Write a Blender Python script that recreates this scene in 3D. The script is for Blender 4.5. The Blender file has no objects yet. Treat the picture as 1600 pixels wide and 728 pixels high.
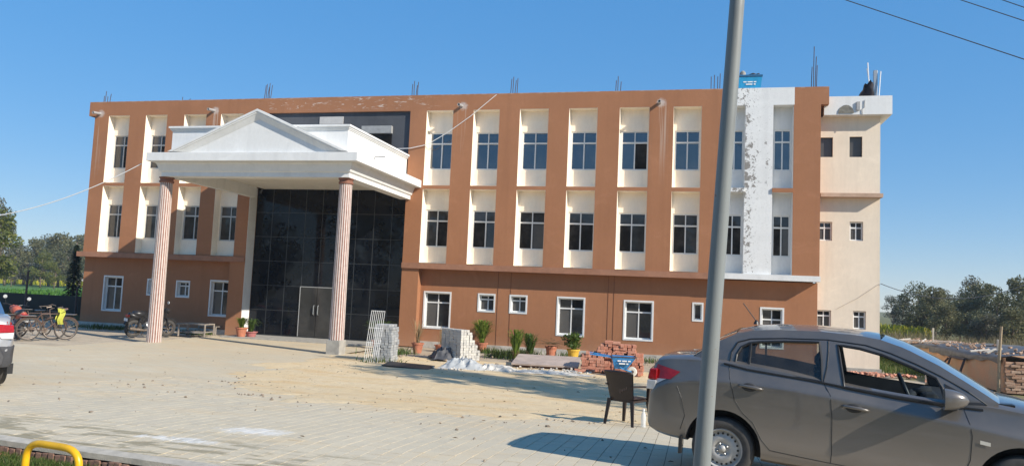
import bpy, bmesh, math, random
import numpy as np
from mathutils import Vector, Matrix, Euler
from mathutils.geometry import tessellate_polygon
from mathutils import noise as mnoise

# ------------------------------------------------------------------ camera, sky, sun, exposure
S = bpy.context.scene
COL = S.collection
RAD = math.radians

F_PX = 1177.0
CAM_Z = 2.0
_vx = Vector((0.972, 0.023, -0.236)); _vy = Vector((0.233, 0.090, 0.968))
_vx.normalize(); _vy = (_vy - _vx * _vx.dot(_vy)).normalized(); _vz = Vector((0.043, -0.996, 0.082))
_vz = (_vz - _vx * _vx.dot(_vz)); _vz = (_vz - _vy * _vy.dot(_vz)).normalized()
# rows of R map camera (x right, y down, z forward) to world (X along facade, Y away, Z up)
right = Vector((_vx[0], _vy[0], _vz[0])); down = Vector((_vx[1], _vy[1], _vz[1])); fwd = Vector((_vx[2], _vy[2], _vz[2]))
cam_data = bpy.data.cameras.new('camera')
cam = bpy.data.objects.new('camera', cam_data); COL.objects.link(cam)
cam_data.sensor_fit = 'HORIZONTAL'; cam_data.sensor_width = 36.0
cam_data.lens = 36.0 * F_PX / 1600.0
cam_data.clip_start = 0.05; cam_data.clip_end = 6000
rot = Matrix((right, -down, -fwd)).transposed()
cam.matrix_world = Matrix.Translation((0, 0, CAM_Z)) @ rot.to_4x4()
S.camera = cam

SUN_AZ = RAD(113.0)      # clockwise from +Y
SUN_EL = RAD(31.2)
world = bpy.data.worlds.new('World'); S.world = world; world.use_nodes = True
wn = world.node_tree; bg = wn.nodes['Background']
sky = wn.nodes.new('ShaderNodeTexSky'); sky.sky_type = 'NISHITA'; sky.sun_disc = False
sky.sun_elevation = SUN_EL; sky.sun_rotation = SUN_AZ
sky.air_density = 1.0; sky.dust_density = 0.0; sky.ozone_density = 10.0; sky.altitude = 0
# phone-camera tone for the whole sky: compressed range, richer blue
gm = wn.nodes.new('ShaderNodeGamma'); gm.inputs[1].default_value = 0.30
hs = wn.nodes.new('ShaderNodeHueSaturation'); hs.inputs['Hue'].default_value = 0.512; hs.inputs['Saturation'].default_value = 2.05; hs.inputs['Value'].default_value = 2.95
wn.links.new(sky.outputs[0], gm.inputs[0]); wn.links.new(gm.outputs[0], hs.inputs['Color']); wn.links.new(hs.outputs[0], bg.inputs[0])
bg.inputs[1].default_value = 0.125
sd = bpy.data.lights.new('sun', 'SUN'); sd.energy = 5.0; sd.angle = RAD(0.53); sd.color = (1.0, 0.93, 0.82)
sun = bpy.data.objects.new('sun', sd); COL.objects.link(sun)
sv = Vector((math.sin(SUN_AZ) * math.cos(SUN_EL), math.cos(SUN_AZ) * math.cos(SUN_EL), math.sin(SUN_EL)))
sun.rotation_euler = sv.to_track_quat('Z', 'Y').to_euler()
S.view_settings.view_transform = 'Standard'; S.view_settings.look = 'None'
S.view_settings.exposure = 0.35; S.view_settings.gamma = 1.0
S.render.engine = 'CYCLES'
S.cycles.max_bounces = 8; S.cycles.transparent_max_bounces = 16

# ------------------------------------------------------------------ projection helpers (only used to place things at real positions)
def ray(px, py):
    c = right * (px - 800) + down * (py - 364) + fwd * F_PX
    return c
def onY(px, py, Y):
    r = ray(px, py); t = Y / r.y
    return Vector((r.x * t, Y, CAM_Z + r.z * t))
def atdepth(px, py, d):
    r = ray(px, py) * (d / F_PX)
    return Vector((r.x, r.y, r.z + CAM_Z))
def clamp(v, a=0.0, b=1.0): return max(a, min(b, v))
def smooth(t): t = clamp(t); return t * t * (3 - 2 * t)
def g(X, Y):
    z = 0.354 * clamp((14.0 - Y) / 6.5)
    z -= 0.026 * clamp(X - 0.3, 0, 4) * clamp((12.0 - Y) / 3.0)
    return z
def gnd(px, py):
    z = 0.0
    r = ray(px, py)
    for i in range(50):
        t = (z - CAM_Z) / r.z; x, y = r.x * t, r.y * t
        z = 0.5 * z + 0.5 * g(x, y)
    return Vector((x, y, z))
def kerbY(X): return 6.09 - 0.088 * (clamp(X, -30, 30) + 4.03)

# ------------------------------------------------------------------ object helpers
def link(o): COL.objects.link(o); return o
def empty(name, loc=(0, 0, 0), rz=0.0, label=None, cat=None, group=None, parent=None):
    o = bpy.data.objects.new(name, None); link(o); o.location = loc; o.rotation_euler = (0, 0, rz)
    o.empty_display_size = 0.1
    if parent: o.parent = parent
    if label: tag(o, label, cat, group)
    return o
def tag(o, label=None, cat=None, group=None, kind=None):
    if label: o['label'] = label
    if cat: o['category'] = cat
    if group: o['group'] = group
    if kind: o['kind'] = kind
    return o
class MB:
    def __init__(s): s.v = []; s.f = []
    def add(s, vs, fs):
        n = len(s.v); s.v += [tuple(p) for p in vs]; s.f += [tuple(i + n for i in q) for q in fs]; return s
    def box(s, x0, x1, y0, y1, z0, z1, M=None):
        vs = [Vector(p) for p in ((x0,y0,z0),(x1,y0,z0),(x1,y1,z0),(x0,y1,z0),(x0,y0,z1),(x1,y0,z1),(x1,y1,z1),(x0,y1,z1))]
        if M is not None: vs = [M @ p for p in vs]
        return s.add(vs, [(0,3,2,1),(4,5,6,7),(0,1,5,4),(1,2,6,5),(2,3,7,6),(3,0,4,7)])
    def tube(s, pts, r, n=8, closed=False, cap=True):
        pts = [Vector(p) for p in pts]; m = len(pts)
        rs = r if isinstance(r, (list, tuple)) else [r] * m
        base = len(s.v); up = None
        for i, p in enumerate(pts):
            if closed: d = pts[(i + 1) % m] - pts[i - 1]
            else: d = pts[min(i + 1, m - 1)] - pts[max(i - 1, 0)]
            if d.length < 1e-9: d = Vector((0, 0, 1))
            d.normalize()
            if up is None:
                up = Vector((0, 0, 1)) if abs(d.z) < 0.9 else Vector((1, 0, 0))
            a = (up - d * up.dot(d))
            if a.length < 1e-6: a = d.orthogonal()
            a.normalize(); b = d.cross(a); up = a
            for k in range(n):
                t = 2 * math.pi * k / n
                s.v.append(tuple(p + (a * math.cos(t) + b * math.sin(t)) * rs[i]))
        for i in range(m if closed else m - 1):
            j = (i + 1) % m
            for k in range(n):
                l = (k + 1) % n
                s.f.append((base + i*n + k, base + i*n + l, base + j*n + l, base + j*n + k))
        if cap and not closed:
            s.f.append(tuple(base + k for k in range(n))[::-1]); s.f.append(tuple(base + (m-1)*n + k for k in range(n)))
        return s
    def lathe(s, prof, n=16, M=None, cap=True):
        base = len(s.v); m = len(prof)
        for (r, z) in prof:
            for k in range(n):
                t = 2 * math.pi * k / n; p = Vector((r * math.cos(t), r * math.sin(t), z))
                s.v.append(tuple(M @ p if M is not None else p))
        for i in range(m - 1):
            for k in range(n):
                l = (k + 1) % n
                s.f.append((base + i*n + k, base + i*n + l, base + (i+1)*n + l, base + (i+1)*n + k))
        if cap: s.f.append(tuple(base + k for k in range(n))[::-1]); s.f.append(tuple(base + (m-1)*n + k for k in range(n)))
        return s
    def grid(s, P):   # P[i][j] points
        base = len(s.v); m = len(P); n = len(P[0])
        for row in P:
            for p in row: s.v.append(tuple(p))
        for i in range(m - 1):
            for j in range(n - 1):
                a = base + i*n + j
                s.f.append((a, a + 1, a + n + 1, a + n))
        return s
    def build(s, name, mat, parent=None, smooth=False, bevel=0.0):
        me = bpy.data.meshes.new(name); me.from_pydata(s.v, [], s.f); me.validate(); me.update()
        if smooth:
            for p in me.polygons: p.use_smooth = True
        if mat: me.materials.append(mat)
        o = bpy.data.objects.new(name, me); link(o)
        if parent: o.parent = parent
        if bevel:
            b = o.modifiers.new('bevel', 'BEVEL'); b.width = bevel; b.segments = 2; b.limit_method = 'ANGLE'
        return o
def bx(name, x0, x1, y0, y1, z0, z1, mat, parent=None, bevel=0.0):
    return MB().box(x0, x1, y0, y1, z0, z1).build(name, mat, parent, bevel=bevel)
def copy_tree(o, parent=None):
    c = o.copy(); link(c); c.parent = parent
    for ch in list(o.children): copy_tree(ch, c)
    return c
def T(x=0, y=0, z=0, rz=0, rx=0, ry=0): return Matrix.Translation((x, y, z)) @ Euler((rx, ry, rz)).to_matrix().to_4x4()
def auto_smooth(o, ang=40):
    for p in o.data.polygons: p.use_smooth = True
    try: o.data.set_sharp_from_angle(angle=RAD(ang))
    except Exception: pass

# ------------------------------------------------------------------ materials
class NT:
    """small node graph writer"""
    def __init__(s, name):
        m = bpy.data.materials.new(name); m.use_nodes = True
        s.m = m; s.t = m.node_tree; s.b = s.t.nodes['Principled BSDF']; s.out = s.t.nodes['Material Output']
        s.co = s.t.nodes.new('ShaderNodeTexCoord').outputs['Object']
    def set(s, **k):
        for a, v in k.items():
            i = s.b.inputs[{'col':'Base Color','rough':'Roughness','metal':'Metallic','spec':'Specular IOR Level','ior':'IOR','trans':'Transmission Weight','coat':'Coat Weight','coatr':'Coat Roughness','sheen':'Sheen Weight','alpha':'Alpha'}[a]]
            if hasattr(v, 'is_output') or isinstance(v, bpy.types.NodeSocket): s.t.links.new(v, i)
            else: i.default_value = (*v, 1) if isinstance(v, tuple) and len(v) == 3 else v
        return s
    def L(s, a, i):
        if isinstance(a, bpy.types.NodeSocket): s.t.links.new(a, i)
        else:
            try: i.default_value = a
            except Exception: i.default_value = (*a, 1)
    def map(s, scale=(1, 1, 1), loc=(0, 0, 0), src=None, rot=(0,0,0)):
        n = s.t.nodes.new('ShaderNodeMapping'); s.L(src or s.co, n.inputs[0]); n.inputs['Scale'].default_value = scale; n.inputs['Location'].default_value = loc; n.inputs['Rotation'].default_value = rot
        return n.outputs[0]
    def noise(s, scale=5, detail=4, rough=0.55, src=None, dist=0.0):
        n = s.t.nodes.new('ShaderNodeTexNoise'); s.L(src or s.co, n.inputs['Vector']); n.inputs['Scale'].default_value = scale; n.inputs['Detail'].default_value = detail; n.inputs['Roughness'].default_value = rough; n.inputs['Distortion'].default_value = dist
        return n.outputs['Fac']
    def ramp(s, fac, *stops):
        n = s.t.nodes.new('ShaderNodeValToRGB'); s.L(fac, n.inputs[0]); e = n.color_ramp.elements
        while len(e) < len(stops): e.new(0.5)
        for k, (p, c) in enumerate(stops):
            e[k].position = p; e[k].color = (c, c, c, 1) if not isinstance(c, tuple) else (*c, 1)
        return n.outputs[0]
    def mix(s, fac, a, b, mode='MIX'):
        n = s.t.nodes.new('ShaderNodeMix'); n.data_type = 'RGBA'; n.blend_type = mode
        s.L(fac, n.inputs[0])
        for v, i in ((a, n.inputs[6]), (b, n.inputs[7])):
            if isinstance(v, tuple): i.default_value = (*v, 1) if len(v) == 3 else v
            else: s.t.links.new(v, i)
        return n.outputs[2]
    def math(s, op, a, b=0.0, c=None):
        n = s.t.nodes.new('ShaderNodeMath'); n.operation = op
        s.L(a, n.inputs[0]); s.L(b, n.inputs[1])
        if c is not None: s.L(c, n.inputs[2])
        return n.outputs[0]
    def xyz(s, src=None):
        n = s.t.nodes.new('ShaderNodeSeparateXYZ'); s.L(src or s.co, n.inputs[0]); return n.outputs
    def sstep(s, v, a, b):
        n = s.t.nodes.new('ShaderNodeMapRange'); n.interpolation_type = 'SMOOTHSTEP'; s.L(v, n.inputs[0])
        n.inputs[1].default_value = a; n.inputs[2].default_value = b; n.inputs[3].default_value = 0; n.inputs[4].default_value = 1
        return n.outputs[0]
    def bump(s, h, strength=0.3, dist=0.02):
        n = s.t.nodes.new('ShaderNodeBump'); s.L(h, n.inputs['Height']); n.inputs['Strength'].default_value = strength; n.inputs['Distance'].default_value = dist
        s.t.links.new(n.outputs[0], s.b.inputs['Normal'])
        return s
    def rnd(s):   # random per mesh island
        return s.t.nodes.new('ShaderNodeNewGeometry').outputs['Random Per Island']
    def orand(s): return s.t.nodes.new('ShaderNodeObjectInfo').outputs['Random']

def mat(name, col, rough=0.7, var=0.15, scale=6.0, metal=0.0, bump=0.0, bscale=60, spec=0.5):
    n = NT(name); c2 = tuple(max(0, c * (1 - var)) for c in col); c3 = tuple(min(1, c * (1 + var * 0.6)) for c in col)
    f = n.noise(scale, 5, 0.6)
    n.set(col=n.ramp(f, (0.3, c2), (0.7, c3)), rough=rough, metal=metal, spec=spec)
    if bump: n.bump(n.noise(bscale, 4), bump, 0.01)
    return n.m

def wall_mat(name, col, var=0.10, stains=None):
    n = NT(name)
    big = n.noise(0.55, 5, 0.6); fine = n.noise(14, 4, 0.6, n.map((1, 1, 0.35)))
    c = n.mix(n.ramp(big, (0.3, 0.0), (0.72, 1.0)), tuple(x * (1 - var) for x in col), tuple(min(1, x * (1 + var * .6)) for x in col))
    c = n.mix(n.ramp(fine, (0.35, 0.0), (0.75, 0.22)), c, tuple(x * 0.72 for x in col))
    vst = n.noise(1.0, 3, 0.5, n.map((3.5, 3.5, 0.12)))
    c = n.mix(n.ramp(vst, (0.52, 0.0), (0.8, 0.28)), c, tuple(x * 0.6 for x in col))
    pt = n.noise(0.9, 6, 0.7, n.map((1, 1, 1.4), (11, 5, 2)), 0.8)
    c = n.mix(n.ramp(pt, (0.54, 0.0), (0.70, 0.30)), c, tuple(min(1, x * 1.22 + .02) for x in col))
    lift = n.noise(1.0, 3, 0.5, n.map((0.15, 0.15, 2.6)))
    c = n.mix(n.ramp(lift, (0.56, 0.0), (0.70, 0.14)), c, tuple(x * 0.75 for x in col))
    if stains:
        c = stains(n, c)
    n.set(col=c, rough=0.85, spec=0.25)
    n.bump(n.noise(55, 4, 0.6), 0.25, 0.008)
    return n.m

BROWN = (0.366, 0.166, 0.083)
CREAM = (0.80, 0.68, 0.535)
WHITE = (0.74, 0.74, 0.72)
SPOUTS = []     # filled with (x, z) below, used by the stain mask

def brown_stains(n, c):
    X, Y, Z = n.xyz()
    pale = (0.62, 0.52, 0.44)
    # lime run-offs under the roof spouts
    streak = n.noise(1.0, 4, 0.6, n.map((11, 11, 0.25)))
    streak = n.ramp(streak, (0.52, 0.0), (0.66, 1.0))
    for (x, z, w, ln) in SPOUTS:
        d = n.math('ABSOLUTE', n.math('SUBTRACT', X, x + 0.05))
        a = n.math('SUBTRACT', 1.0, n.sstep(d, w * 0.3, w))
        b = n.math('MULTIPLY', n.sstep(Z, z - ln, z - 0.1), n.math('SUBTRACT', 1.0, n.sstep(Z, z, z + 0.05)))
        m = n.math('MULTIPLY', n.math('MULTIPLY', a, b), streak)
        c = n.mix(n.math('MULTIPLY', m, 0.62), c, pale)
        dz = n.math('SUBTRACT', Z, z)
        rr = n.math('SQRT', n.math('ADD', n.math('MULTIPLY', d, d), n.math('MULTIPLY', dz, dz)))
        rr = n.math('ADD', rr, n.math('MULTIPLY', n.noise(14, 3), 0.16))
        c = n.mix(n.math('MULTIPLY', n.math('SUBTRACT', 1.0, n.sstep(rr, 0.15, 0.28)), 0.7), c, (0.55, 0.50, 0.46))
    # flaking band on the parapet above the porch
    fl = n.noise(3.2, 6, 0.7, n.map((0.8, 1, 3.2)), dist=0.6)
    fl = n.ramp(fl, (0.575, 0.0), (0.62, 1.0))
    zone = n.math('MULTIPLY', n.math('MULTIPLY', n.sstep(X, -17.0, -15.4), n.math('SUBTRACT', 1.0, n.sstep(X, -10.3, -8.7))),
                  n.math('MULTIPLY', n.sstep(Z, Z_TOP - .55, Z_TOP - .40), n.math('SUBTRACT', 1.0, n.sstep(Z, Z_TOP - .09, Z_TOP - .01))))
    c = n.mix(n.math('MULTIPLY', n.math('MULTIPLY', fl, zone), 0.75), c, pale)
    # thin pale worn arris all along the roof edge
    ar = n.math('MULTIPLY', n.sstep(Z, Z_TOP - .045, Z_TOP - .01), n.ramp(n.noise(5, 4), (0.45, 0.0), (0.6, 0.6)))
    c = n.mix(ar, c, (0.45, 0.36, 0.30))
    # dust splash near the ground
    du = n.math('ADD', Z, n.math('MULTIPLY', n.noise(3, 4), 0.6))
    c = n.mix(n.math('MULTIPLY', n.math('SUBTRACT', 1.0, n.sstep(du, 0.3, 1.0)), 0.35), c, (0.42, 0.26, 0.17))
    return c

def peel(n, c):
    X, Y, Z = n.xyz()
    a = n.noise(5.5, 6, 0.72, None, 0.5)
    lm = n.sstep(X, 1.5, 2.1)
    th = n.math('ADD', a, n.math('MULTIPLY', lm, -0.13))
    band = n.math('MULTIPLY', n.math('SUBTRACT', 1.0, n.sstep(n.math('ABSOLUTE', n.math('SUBTRACT', Z, 6.6)), 0.35, 1.2)), 0.06)
    th = n.math('ADD', th, band)
    m = n.ramp(th, (0.525, 0.0), (0.545, 1.0))
    sp = n.ramp(n.noise(15, 4, 0.6), (0.60, 0.0), (0.63, 1.0))
    m = n.math('MAXIMUM', m, n.math('MULTIPLY', sp, n.math('SUBTRACT', 1.0, n.math('MULTIPLY', lm, 0.85))))
    low = n.math('SUBTRACT', 1.0, n.sstep(X, 2.3, 2.6))
    m = n.math('MULTIPLY', m, low)
    return n.mix(m, c, n.mix(n.noise(30, 3), (0.16, 0.15, 0.14), (0.34, 0.32, 0.29)))

def leaf_mat(name, dark, light, var2=None, transl=0.38):
    n = NT(name)
    r = n.rnd(); big = n.noise(0.9, 3, 0.5)
    c = n.ramp(r, (0.0, dark), (0.6, light), (1.0, var2 or light))
    c = n.mix(n.ramp(big, (0.35, 0.0), (0.65, 0.55)), c, dark)
    n.set(col=c, rough=0.55, spec=0.3)
    tr = n.t.nodes.new('ShaderNodeBsdfTranslucent'); n.t.links.new(c, tr.inputs[0])
    mx = n.t.nodes.new('ShaderNodeMixShader'); mx.inputs[0].default_value = transl
    n.t.links.new(n.b.outputs[0], mx.inputs[1]); n.t.links.new(tr.outputs[0], mx.inputs[2]); n.t.links.new(mx.outputs[0], n.out.inputs[0])
    return n.m

def window_glass(name, col, ior=1.9, rough=0.02, dirty=0.35):
    n = NT(name); n.co = n.t.nodes.new('ShaderNodeNewGeometry').outputs['Position']; dirt = n.noise(1.6, 5, 0.65)
    n.set(col=n.mix(n.ramp(dirt, (0.45, 0.0), (0.8, dirty)), col, (0.16, 0.15, 0.14)), rough=n.ramp(dirt, (0.4, rough), (0.9, rough + 0.04)), ior=ior, spec=0.5)
    n.bump(n.noise(1.3, 2), 0.02, 0.01)
    return n.m
def clear_glass(name, tint, gloss=0.14, dust=0.06):
    n = NT(name)
    tb = n.t.nodes.new('ShaderNodeBsdfTransparent'); tb.inputs[0].default_value = (*tint, 1)
    gl = n.t.nodes.new('ShaderNodeBsdfGlossy'); gl.inputs['Roughness'].default_value = 0.03
    lw = n.t.nodes.new('ShaderNodeLayerWeight'); lw.inputs[0].default_value = 0.25
    f = n.math('ADD', n.math('MULTIPLY', lw.outputs['Fresnel'], 0.9), gloss * 0.3)
    m1 = n.t.nodes.new('ShaderNodeMixShader'); n.t.links.new(f, m1.inputs[0]); n.t.links.new(tb.outputs[0], m1.inputs[1]); n.t.links.new(gl.outputs[0], m1.inputs[2])
    n.set(col=(0.45, 0.42, 0.38), rough=0.9)
    m2 = n.t.nodes.new('ShaderNodeMixShader'); n.t.links.new(n.math('MULTIPLY', n.noise(6, 4), dust * 2), m2.inputs[0])
    n.t.links.new(m1.outputs[0], m2.inputs[1]); n.t.links.new(n.b.outputs[0], m2.inputs[2]); n.t.links.new(m2.outputs[0], n.out.inputs[0])
    return n.m

M = {}
M['cream'] = wall_mat('cream_plaster', CREAM, 0.06)
M['pale_cream'] = wall_mat('pale_cream_plaster', (0.94, 0.83, 0.68), 0.05)
M['white'] = wall_mat('white_plaster', WHITE, 0.05)
M['white_peel'] = wall_mat('peeling_white_plaster', (0.76, 0.76, 0.74), 0.05, peel)
M['frame'] = mat('white_window_frame', (0.72, 0.72, 0.70), 0.45, 0.08, 3)
M['alum'] = mat('aluminium_frame', (0.50, 0.50, 0.49), 0.4, 0.1, 3, metal=0.2)
M['glass_top'] = window_glass('blue_window_glass', (0.012, 0.016, 0.026), 2.3)
M['glass_mid'] = window_glass('grey_window_glass', (0.030, 0.030, 0.030), 1.55)
M['glass_dusty'] = window_glass('dusty_window_glass', (0.085, 0.080, 0.075), 1.5, 0.15)
M['glass_open'] = window_glass('dark_opening', (0.010, 0.009, 0.008), 1.2, 0.5)
M['curtain'] = window_glass('tinted_curtain_glass', (0.004, 0.006, 0.010), 1.33, 0.005, 0.05)
M['door_glass'] = window_glass('door_glass', (0.035, 0.035, 0.034), 1.45, 0.05)
M['mullion'] = mat('curtain_joint', (0.040, 0.043, 0.045), 0.4, 0.1, 4)
M['dark_panel'] = wall_mat('dark_grey_cladding', (0.085, 0.090, 0.100), 0.35)
M['metal'] = mat('galvanised_steel', (0.42, 0.43, 0.43), 0.42, 0.15, 5, metal=0.6, bump=0.05)
M['pipe'] = mat('grey_pipe', (0.36, 0.35, 0.34), 0.6, 0.2, 9)
M['rebar'] = mat('rusty_rebar', (0.085, 0.060, 0.055), 0.8, 0.3, 20)
M['black'] = mat('black_rubber', (0.018, 0.018, 0.018), 0.7, 0.3, 12)
M['concrete'] = mat('concrete', (0.36, 0.34, 0.30), 0.9, 0.25, 5, bump=0.3)
M['cable_white'] = mat('white_cable', (0.78, 0.77, 0.74), 0.6, 0.05)
M['cable_dark'] = mat('dark_cable', (0.05, 0.055, 0.065), 0.6, 0.1)

# ------------------------------------------------------------------ ground
def ground_mat():
    n = NT('earth'); X, Y, Z = n.xyz()
    a = n.noise(0.35, 6, 0.6); b = n.noise(3.0, 6, 0.65); c_ = n.noise(22, 4, 0.6)
    c = n.mix(n.ramp(a, (0.35, 0.0), (0.68, 1.0)), (0.44, 0.35, 0.25), (0.56, 0.47, 0.35))
    c = n.mix(n.ramp(b, (0.42, 0.0), (0.72, 0.55)), c, (0.27, 0.24, 0.19))
    c = n.mix(n.ramp(c_, (0.5, 0.0), (0.75, 0.35)), c, (0.16, 0.14, 0.11))
    gr = n.mix(n.noise(1.5, 5, 0.65), (0.07, 0.10, 0.025), (0.24, 0.20, 0.10))
    # rough grass starts beside and behind the building and in the verge by the kerb
    e = n.math('MULTIPLY', n.math('SUBTRACT', n.noise(0.5, 4), 0.5), 5.0)
    far = n.sstep(n.math('ADD', Y, e), 28.5, 31.0)
    side = n.math('MULTIPLY', n.sstep(n.math('ADD', X, e), 6.3, 7.6), n.sstep(n.math('ADD', Y, e), 19.0, 23.0))
    near = n.math('SUBTRACT', 1.0, n.sstep(Y, 4.9, 5.9))
    near = n.math('MULTIPLY', near, n.ramp(n.noise(0.9, 5, 0.6), (0.42, 0.15), (0.6, 0.95)))
    m = n.math('MAXIMUM', far, n.math('MAXIMUM', side, near))
    n.set(col=n.mix(m, c, gr), rough=0.95, spec=0.15)
    n.bump(n.math('ADD', b, n.math('MULTIPLY', c_, 0.5)), 0.6, 0.04)
    return n.m
def pav_mat(name, tex):
    n = NT(name); n.co = n.t.nodes.new('ShaderNodeNewGeometry').outputs['Position']
    a = n.noise(0.45, 6, 0.6); b = n.noise(2.2, 6, 0.68, n.map((1, 1, 1))); fine = n.noise(38, 4, 0.7)
    c = n.mix(n.ramp(a, (0.3, 0.0), (0.7, 1.0)), (0.54, 0.465, 0.335), (0.635, 0.545, 0.395))
    if not tex:
        c = n.mix(n.ramp(n.rnd() if tex is None else n.orand(), (0.0, 0.0), (1.0, 0.35)), c, (0.45, 0.405, 0.325))
    c = n.mix(n.ramp(b, (0.48, 0.0), (0.78, 0.5)), c, (0.60, 0.50, 0.36))     # sand blown over
    c = n.mix(n.ramp(fine, (0.5, 0.0), (0.8, 0.35)), c, (0.28, 0.255, 0.215))
    X, Y, Z = n.xyz()
    # sand carried out from the heap, in drifts
    dr = n.math('ADD', n.noise(1.1, 6, 0.68, n.map((0.7, 1.6, 1))), n.math('MULTIPLY', n.sstep(Y, 8.0, 12.0), 0.12))
    c = n.mix(n.ramp(dr, (0.54, 0.0), (0.70, 0.6)), c, (0.60, 0.47, 0.30))
    # muddy wet streaks along the kerb
    ms = n.noise(2.6, 5, 0.65, n.map((0.55, 2.6, 1)), 0.4)
    near = n.math('MULTIPLY', n.math('SUBTRACT', 1.0, n.sstep(n.math('ADD', Y, n.math('MULTIPLY', X, 0.088)), 6.4, 7.1)), n.math('SUBTRACT', 1.0, n.sstep(X, -3.6, -2.4)))
    c = n.mix(n.math('MULTIPLY', n.ramp(ms, (0.50, 0.0), (0.58, 0.75)), near), c, (0.24, 0.205, 0.13))
    # lime splashes by the kerb
    for (lx, ly, rx, ry) in ((-5.15, 6.95, 0.6, 0.13), (-4.75, 7.75, 0.5, 0.28)):
        dx = n.math('DIVIDE', n.math('SUBTRACT', X, lx), rx); dy = n.math('DIVIDE', n.math('SUBTRACT', Y, ly), ry)
        rr = n.math('ADD', n.math('ADD', n.math('MULTIPLY', dx, dx), n.math('MULTIPLY', dy, dy)), n.math('MULTIPLY', n.math('SUBTRACT', n.noise(7, 6, 0.75), 0.5), 4.5))
        c = n.mix(n.math('MULTIPLY', n.math('SUBTRACT', 1.0, n.sstep(rr, 0.0, 1.0)), 0.6), c, (0.78, 0.77, 0.74))
    h = n.math('MULTIPLY', n.math('ADD', b, fine), 0.4)
    if tex:
        br = n.t.nodes.new('ShaderNodeTexBrick'); n.L(n.map((1, 1, 1), rot=(0, 0, RAD(90))), br.inputs['Vector'])
        br.inputs['Scale'].default_value = 1.0; br.inputs['Brick Width'].default_value = 0.26; br.inputs['Row Height'].default_value = 0.17
        br.inputs['Mortar Size'].default_value = 0.012; br.inputs['Mortar Smooth'].default_value = 0.6
        br.inputs['Color1'].default_value = (1, 1, 1, 1); br.inputs['Color2'].default_value = (0.8, 0.8, 0.8, 1); br.inputs['Mortar'].default_value = (0.45, 0.42, 0.36, 1)
        c = n.mix(0.22, c, br.outputs['Color'], 'MULTIPLY')
        h = n.math('SUBTRACT', h, n.math('MULTIPLY', br.outputs['Fac'], 0.6))
    n.set(col=c, rough=0.92, spec=0.2); n.bump(h, 0.4, 0.02)
    return n.m
def sand_mat():
    n = NT('sand'); a = n.noise(0.6, 5, 0.6, n.map((1, 2.0, 1))); b = n.noise(4.5, 6, 0.7, n.map((1, 1.6, 1))); f = n.noise(40, 4, 0.7)
    c = n.mix(n.ramp(a, (0.32, 0.0), (0.68, 1.0)), (0.72, 0.545, 0.315), (0.72, 0.575, 0.37))
    c = n.mix(n.ramp(b, (0.45, 0.0), (0.75, 0.65)), c, (0.56, 0.43, 0.28))
    c = n.mix(n.ramp(n.noise(0.8, 6, 0.7, n.map((0.8, 1.7, 1), (7, 3, 0))), (0.50, 0.0), (0.62, 0.7)), c, (0.66, 0.45, 0.23))
    c = n.mix(n.ramp(f, (0.58, 0.0), (0.75, 0.5)), c, (0.22, 0.17, 0.12))
    n.set(col=c, rough=0.95, spec=0.15); n.bump(n.math('ADD', b, n.math('MULTIPLY', f, 0.4)), 0.7, 0.05)
    return n.m
M['earth'] = ground_mat(); M['pav'] = pav_mat('pavement_dusty', True); M['paver'] = pav_mat('paver_block', None); M['paver1'] = pav_mat('paver_block_single', False); M['sand'] = sand_mat()

def axis(dense0, dense1, step, far, n=14):
    a = list(np.arange(dense0, dense1 + 1e-6, step))
    hi = [dense1 + (far - dense1) * (k / n) ** 3 for k in range(1, n + 1)]
    lo = [dense0 - (far + dense0) * (k / n) ** 3 for k in range(1, n + 1)]
    return lo[::-1] + a + hi
xs = axis(-30, 12, 1.0, 2500); vs_ = axis(4.0, 30, 0.5, 2500)
vs_ = sorted([v for v in vs_ if abs(v - 6.0) > 0.2] + [5.99, 6.05])
P = []
for v in vs_:
    row = []
    for x in xs:
        Y = v - 0.088 * (clamp(x, -30, 30) + 4.03)
        z = 0.155 + 0.03 * mnoise.noise(Vector((x * 1.3, Y * 1.3, 3))) if v < 6.0 else g(x, Y) - 0.035
        if Y > 29 or x > 9: z += 0.0
        row.append((x, Y, z))
    P.append(row)
o = MB().grid(P).build('ground', M['earth'], smooth=True); tag(o, kind='structure')

# paved forecourt, a sheet following the slope
def in_poly(x, y, poly):
    c = False; j = len(poly) - 1
    for i in range(len(poly)):
        xi, yi = poly[i]; xj, yj = poly[j]
        if (yi > y) != (yj > y) and x < (xj - xi) * (y - yi) / (yj - yi) + xi: c = not c
        j = i
    return c
PAVE = [(-45, 9.65), (-20, 7.5), (12, 4.7), (12, 11.9), (2.0, 12.1), (-2, 12.6), (-6.5, 13.2), (-7.6, 14.2), (-8.5, 21.2), (-10.4, 21.6), (-10.4, 25.8), (-17.4, 25.8), (-17.2, 21.6), (-17.6, 18.0), (-45, 17.2)]
def pave_z(x, y):
    return g(x, y) + 0.0072
def pave_in(x, y):
    a_ = math.degrees(math.atan2(x, y))
    return -10.3 < x < 6.3 and y < 13.2 and -51 < a_ < 39 and y > kerbY(x) + .42
mb = MB()
cell = 0.3
for i in range(int(60 / cell)):
    for j in range(int(24 / cell)):
        x = -46 + i * cell; y = 4.4 + j * cell
        if y + cell < kerbY(x): continue
        if in_poly(x + cell/2, y + cell/2, PAVE) or kerbY(x) - cell < y < kerbY(x) + .3:
            q = [(x, max(y, kerbY(x))), (x + cell, max(y, kerbY(x + cell))), (x + cell, max(y + cell, kerbY(x + cell) + .02)), (x, y + cell)]
            mb.add([(a, b, pave_z(a, b)) for a, b in q], [(0, 1, 2, 3)])
pavement = mb.build('pavement', M['pav'])
pavement.data.materials.append(mat('joint_soil', (.20, .17, .125), .95, .3, 6))
for p_ in pavement.data.polygons:
    c_ = p_.center
    if pave_in(c_.x, c_.y): p_.material_index = 1; tag(pavement, kind='structure')

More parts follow.
